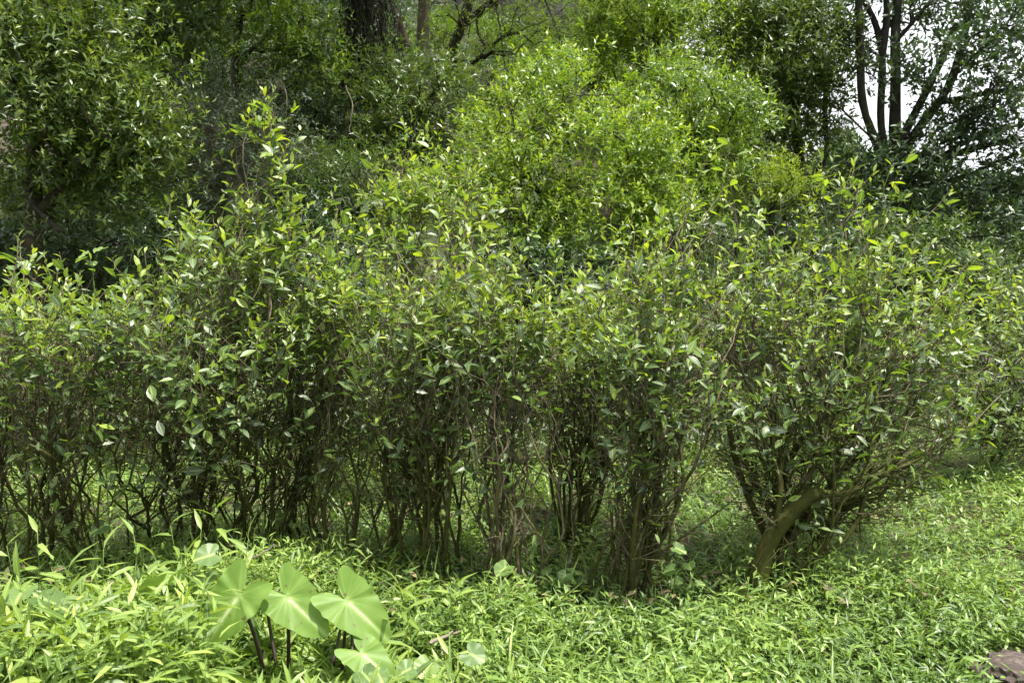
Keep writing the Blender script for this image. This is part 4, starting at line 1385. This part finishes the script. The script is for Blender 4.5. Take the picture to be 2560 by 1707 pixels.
def weed_stems():
    """the tall single stems that stand out above the mass"""
    rng = np.random.default_rng(72)
    spots = [(20, 1360, 3.0), (110, 1330, 3.1), (60, 1450, 2.8), (180, 1420, 2.9), (250, 1370, 3.1), (310, 1340, 3.15), (380, 1390, 3.0), (440, 1310, 3.2), (480, 1390, 3.1), (550, 1270, 3.3), (500, 1320, 3.2), (600, 1350, 3.2), 
             (160, 1480, 2.75), (280, 1460, 2.8), (340, 1500, 2.75), (640, 1400, 3.3), (10, 1510, 2.7), (90, 1560, 2.65), (230, 1560, 2.65), (1000, 1460, 3.3), (1040, 1500, 3.1), (1150, 1480, 3.4), (960, 1560, 2.9)]
    for k, (px, py, d) in enumerate(spots):
        top = P(px, py, d)
        bx, by = top[0] + rng.normal(0, .05), top[1] + rng.normal(0, .05)
        base = np.array([bx, by, H(bx, by)])
        side = 'in the pale weeds at the lower left' if px < 700 else 'in the grass right of the taro leaves'
        o = thing('lance_leaved_weed', base, 'single tall lance leaved stem ' + side, 'weed', 'tall lance leaved stems ' + side)
        n = 8
        t = np.linspace(0, 1, n)
        pts = base[None] + (top - base)[None] * t[:, None] + np.stack([.03 * np.sin(t * 3 + k), .02 * np.sin(t * 4 + k * 2), t * 0], 1)
        g = Geo()
        add_tube(g, pts, np.linspace(.0035, .0014, n), 5, .4)
        link('stem', g.mesh('stem', M_GRASS, base), o)
        a = rng.uniform(0, 6.28)
        m = 9
        for j in range(m):
            f = 1 - j / m * .72
            p = np.array([np.interp(f, t, pts[:, c]) for c in range(3)])
            aa = a + j * 2.5 + rng.normal(0, .3)
            el = (.95 if j == 0 else .35) + rng.normal(0, .2)
            Y = np.array([math.cos(aa) * math.cos(el), math.sin(aa) * math.cos(el), math.sin(el)])
            leaf_obj(o, 'leaf', 'lance', LANCE, M_GRASS, base, p, Y, np.array([0, -.15, 1]) + rng.normal(0, .25, 3), rng.uniform(.09, .135), .95, float(np.clip(rng.normal(.68, .12), 0, 1)), rng)


weed_stems()


# ------------------------------------------------------------------ big heart shaped leaves
def heart_mesh(nr, ns, seed, length=.72, width=.30, lobe=.41, notch=.05, wave=.03, bend=.3, cup=.12, vein=True, mat=None, base_tone=.42):
    ang = np.array([0, 10, 30, 55, 85, 115, 135, 147, 157, 166, 180]) * math.pi / 180
    rad = np.array([length, length * .84, (length * .62 + width * .08) * .92, width * 1.10, width, width * 1.06, lobe, lobe * .97, lobe * .72, lobe * .34, notch])
    rng = np.random.default_rng(seed)
    ph = np.linspace(-math.pi, math.pi, ns, endpoint=False)
    R = np.interp(np.abs(ph), ang, rad)
    for _ in range(2):
        R2 = .5 * R + .25 * (np.roll(R, 1) + np.roll(R, -1))
        R = np.where(np.abs(ph) > 3.0, R, R2)
    R = R * (1 + .02 * np.sin(ph * 9 + seed) + .012 * np.sin(ph * 17 + 2 * seed))
    rr = (np.arange(1, nr + 1) / nr)
    x = rr[:, None] * (R * np.sin(ph))[None]
    y = rr[:, None] * (R * np.cos(ph))[None]
    f = rr[:, None] * np.ones((1, ns))
    side = np.abs(x)
    z = cup * side - bend * np.maximum(y, 0) ** 2 - .25 * bend * np.maximum(-y, 0) ** 2
    z = z + wave * np.sin(ph * 7 + seed)[None] * f ** 2 + .5 * wave * np.sin(ph * 13 + 1.7 * seed)[None] * f ** 3
    vang = np.array([0, 24, 46, 68, 92, 118, 145]) * math.pi / 180
    q = np.min(np.abs(np.abs(ph)[:, None] - vang[None]), axis=1)
    z = z + .005 * np.cos(np.abs(ph) / .2)[None] * np.sin(f * math.pi)
    tone = np.full(x.shape, base_tone) + .05 * np.sin(3 * x / length * 5 + seed) * np.cos(4 * y + seed)
    if vein:
        vl = np.exp(-(q[None] * f * R[None] / .009) ** 2) * .13 * (1 - .3 * f)
        mid = np.exp(-(x / .022) ** 2) * (y > -.02) * (1 - .55 * np.clip(y / length, 0, 1)) * .5
        halo = np.exp(-(x / .06) ** 2) * np.exp(-((y - .2) / .25) ** 2) * .14
        tone = tone + vl + mid + halo
    v = np.concatenate([[[0, 0, 0]], np.stack([x, y, z], -1).reshape(-1, 3)])
    tn = np.concatenate([[base_tone + .2], tone.ravel()])
    f3 = [(0, 1 + (k + 1) % ns, 1 + k) for k in range(ns)]
    f4 = [(1 + i * ns + k, 1 + i * ns + (k + 1) % ns, 1 + (i + 1) * ns + (k + 1) % ns, 1 + (i + 1) * ns + k) for i in range(nr - 1) for k in range(ns)]
    g = Geo()
    g.add(v, f3, f4, v[:, :2] + .5, np.clip(tn, 0, 1))
    return g.mesh('leaf_blade', mat)


M_TARO = leaf_mat('taro_leaf', [(0, (.055, .120, .022)), (.42, (.135, .235, .036)), (.7, (.27, .38, .11)), (1, (.50, .58, .33))], rough=.5, transl=.34, midrib=False, spec=.35, under=.1, noise_scale=16, spots=True)
m_, nt_, out_ = new_mat('taro_stalk')
b_ = nt_.nodes.new('ShaderNodeBsdfPrincipled')
nz_ = nt_.nodes.new('ShaderNodeTexNoise')
nz_.inputs['Scale'].default_value = 60
g_ = nt_.nodes.new('ShaderNodeNewGeometry')
nt_.links.new(g_.outputs['Position'], nz_.inputs['Vector'])
nt_.links.new(ramp(nt_, [(.35, (.012, .007, .008)), (.7, (.05, .028, .026))], nz_.outputs['Fac']).outputs[0], b_.inputs['Base Color'])
b_.inputs['Roughness'].default_value = .45
nt_.links.new(b_.outputs[0], out_.inputs[0])
M_STALK = m_


def frame_matrix(p, Y, Z, s):
    y = nrm(np.asarray(Y, float))
    x = nrm(np.cross(y, Z))
    z = np.cross(x, y)
    return Matrix(((x[0] * s, y[0] * s, z[0] * s, p[0]), (x[1] * s, y[1] * s, z[1] * s, p[1]), (x[2] * s, y[2] * s, z[2] * s, p[2]), (0, 0, 0, 1)))


def taro(label, foot, leaves, seed):
    """leaves: (attach px,py,depth, tip dir xyz, face normal xyz, size m, foot px)"""
    d0 = foot[1]
    bx, by = gp(foot[0], d0)
    base = np.array([bx, by, H(bx, by)])
    o = thing('taro_plant', base, label, 'plant', 'taro plants in the weeds')
    for k, (px, py, d, Y, Z, s, fpx) in enumerate(leaves):
        me = heart_mesh(9, 84, seed + k, mat=M_TARO, wave=.016, bend=.30, cup=.16)
        p = P(px, py, d)
        fx_, fy_ = gp(fpx, d0)
        f = np.array([fx_, fy_, H(fx_, fy_) - .02])
        zn = nrm(np.asarray(Z, float))
        t = np.linspace(0, 1, 10)[:, None]
        c1 = f + np.array([(p[0] - f[0]) * .35, (p[1] - f[1]) * .2, (p[2] - f[2]) * .55])
        c2 = p - np.array([0, -.02, .07]) - zn * .05
        pts = (1 - t) ** 3 * f + 3 * (1 - t) ** 2 * t * c1 + 3 * (1 - t) * t * t * c2 + t ** 3 * (p - zn * .003)
        g = Geo()
        add_tube(g, pts, np.linspace(.0085, .0048, 10), 8, .5)
        st = link('leaf_stalk', g.mesh('leaf_stalk', M_STALK, base), o)
        b = link('leaf_blade', me, st)
        b.matrix_basis = frame_matrix(p - base, Y, Z, s)


taro('taro plant with two broad leaves on dark stalks, left of the trio', (668, 2.92),
     [(598, 1488, 2.80, (-.52, -.30, -.70), (.0, -.78, .60), .32, 640), (716, 1490, 2.84, (.74, -.30, -.52), (.12, -.76, .60), .305, 697), (668, 1512, 3.0, (.25, .55, -.25), (.1, -.25, .95), .24, 675)], 3)
taro('taro plant with the rightmost upright broad leaf on a dark stalk', (832, 2.92),
     [(866, 1500, 2.85, (.76, -.30, -.52), (.12, -.74, .62), .315, 832), (850, 1535, 3.02, (-.5, .5, -.1), (-.05, -.2, .97), .22, 800), (880, 1535, 3.04, (.75, .35, -.18), (.05, -.2, .97), .22, 862)], 17)
taro('small taro plant with one low drooping leaf beside the other two', (880, 2.78),
     [(903, 1632, 2.74, (.78, -.35, -.42), (.15, -.55, .80), .235, 885)], 29)


def broad_plants():
    """vines and herbs with big pale heart or oval leaves"""
    rng = np.random.default_rng(80)
    mats = [heart_mesh(4, 28, 90 + k, length=.55, width=.42, lobe=.5, notch=.12, wave=.03, bend=.25, cup=.15, mat=M_BROAD, base_tone=bt, vein=True) for k, bt in enumerate((.25, .4, .5, .62))]
    for m in mats:
        m.name = 'leaf'
    specs = [  # px, py, depth, n, spread px, leaf size, label
        (130, 1560, 2.7, 6, 75, .17, 'vine with wide pale leaves in the lower left corner of the weeds'),
        (430, 1540, 2.75, 6, 90, .16, 'wide leaved vine in the weeds left of the taro leaves'),
        (60, 1500, 2.9, 4, 50, .15, 'wide leaved vine at the left edge above the corner weeds'),
        (470, 1440, 3.05, 5, 70, .11, 'round leaved vine near the top of the tall weeds'),
        (980, 1690, 2.5, 4, 90, .10, 'broad pale herb at the bottom edge right of the taro'),
        (1090, 1660, 2.65, 4, 80, .09, 'broad pale herb in the bright grass at the bottom, near the middle'),
        (1390, 1425, 3.75, 9, 75, .10, 'fresh green broad leaved seedling between the lichen grey and forked bushes'),
        (1440, 1290, 5.0, 8, 90, .11, 'broad leaved herb in the shade under the low tea bush'),
        (870, 1250, 5.6, 12, 90, .13, 'broad leaved shade herbs behind the crooked mossy stems, left'),
        (1230, 1290, 5.2, 8, 80, .11, 'broad leaved herb behind the lichen grey stems'),
        (700, 1290, 4.4, 7, 60, .09, 'broad leaved vine climbing by the upright mossy stems'),
        (1690, 1440, 3.6, 7, 60, .08, 'leafy sprout at the mossy forked foot'),
        (2480, 1080, 5.6, 16, 110, .12, 'pale heart leaved vine creeping over the tangled right bush'),
        (2420, 1160, 5.7, 10, 90, .11, 'pale heart leaved vine at the grass edge on the right'),
        (1480, 1420, 3.9, 5, 50, .08, 'small heart leaved climber near the mossy forked foot'),
        (200, 1290, 4.0, 5, 80, .10, 'dark leaved climber among the stems at the left edge'),
        (250, 640, 3.95, 4, 45, .075, 'pale insect bitten vine on top of the left tea bush'),
    ]
    for k, (px, py, d, n, spr, size, lab) in enumerate(specs):
        bx, by = gp(px, d)
        base = np.array([bx, by, H(bx, by)])
        o = thing('broad_leaved_plant', base, lab, 'plant', 'broad leaved herbs and vines')
        g = Geo()
        top_ = P(px, py + spr * .5, d)
        for j in range(n):
            q = P(px + rng.normal(0, spr * .6), py + rng.normal(0, spr * .35), d + rng.normal(0, .07))
            gz = H(q[0], q[1])
            q[2] = max(q[2], gz + .04)
            a = rng.uniform(0, 6.28)
            Y = np.array([math.cos(a), math.sin(a) - .45, -.35 + rng.normal(0, .15)])
            Z = np.array([rng.normal(0, .25), -.35 + rng.normal(0, .2), 1])
            b = link('leaf', mats[int(rng.integers(0, 4))], o)
            b.matrix_basis = frame_matrix(q - base, Y, Z, size * rng.uniform(.65, 1.25))
            t = np.linspace(0, 1, 6)[:, None]
            if j and q[2] > .7:
                pts = top_ * (1 - t) + q * t
                add_tube(g, pts, np.linspace(.002, .0014, 6), 4, .3)
                continue
            if q[2] > .7:
                top_ = q
            mid = np.array([(base[0] + q[0]) / 2 + rng.normal(0, .02), (base[1] + q[1]) / 2, base[2] + (q[2] - base[2]) * .8])
            pts = (1 - t) ** 2 * (base - [0, 0, .02]) + 2 * (1 - t) * t * mid + t * t * q
            add_tube(g, pts, np.linspace(.0035, .0016, 6), 5, .3)
        link('stem', g.mesh('stem', M_GRASS, base), o)


broad_plants()


# fallen twigs
def fallen(label, pix, r, seed):
    rng = np.random.default_rng(seed)
    pts = np.array([P(*q) for q in pix])
    t = np.linspace(0, 1, 10)
    q = np.stack([np.interp(t, np.linspace(0, 1, len(pts)), pts[:, c]) for c in range(3)], 1) + rng.normal(0, .006, (10, 3))
    g = Geo()
    add_tube(g, q, np.linspace(r, r * .5, 10), 7, .05)
    tag(link('fallen_twig', g.mesh('fallen_twig', M_TWIG, q[0]), None, tuple(q[0])), label, 'twig', 'fallen twigs')


fallen('brown dead twig lying in the bright grass near the bottom middle', [(1075, 1612, 3.02), (1110, 1590, 3.05), (1152, 1578, 3.08)], .009, 1)
fallen('long thin dead twig leaning out of the weeds above the left taro leaf', [(590, 1420, 3.5), (640, 1390, 3.55), (700, 1360, 3.6)], .006, 2)


def litter():
    rng = np.random.default_rng(90)
    N = 2200
    y = 3.5 + 4.5 * rng.random(N) ** 1.3
    x = rng.uniform(-1, 1, N) * (.66 * y + .3)
    z = H(x, y) + rng.uniform(.01, .15, N)
    g = Geo()
    Y = rng.normal(0, 1, (N, 3)) * np.array([1, 1, .25])
    add_leaves(g, TEA_LOW, np.stack([x, y, z], 1), Y, rng.normal(0, .35, (N, 3)) + np.array([0, 0, 1]), rng.uniform(.035, .075, N), 1.0, rng.random(N), rng)
    tag(link('leaf_litter', g.mesh('leaf_litter', M_LITTER)), 'brown fallen leaves scattered among the low weeds', 'leaf litter', kind='stuff')


M_LITTER = leaf_mat('dead_leaf', [(0, (.040, .028, .015)), (.5, (.105, .078, .036)), (1, (.22, .18, .08))], rough=.7, transl=.12)
litter()
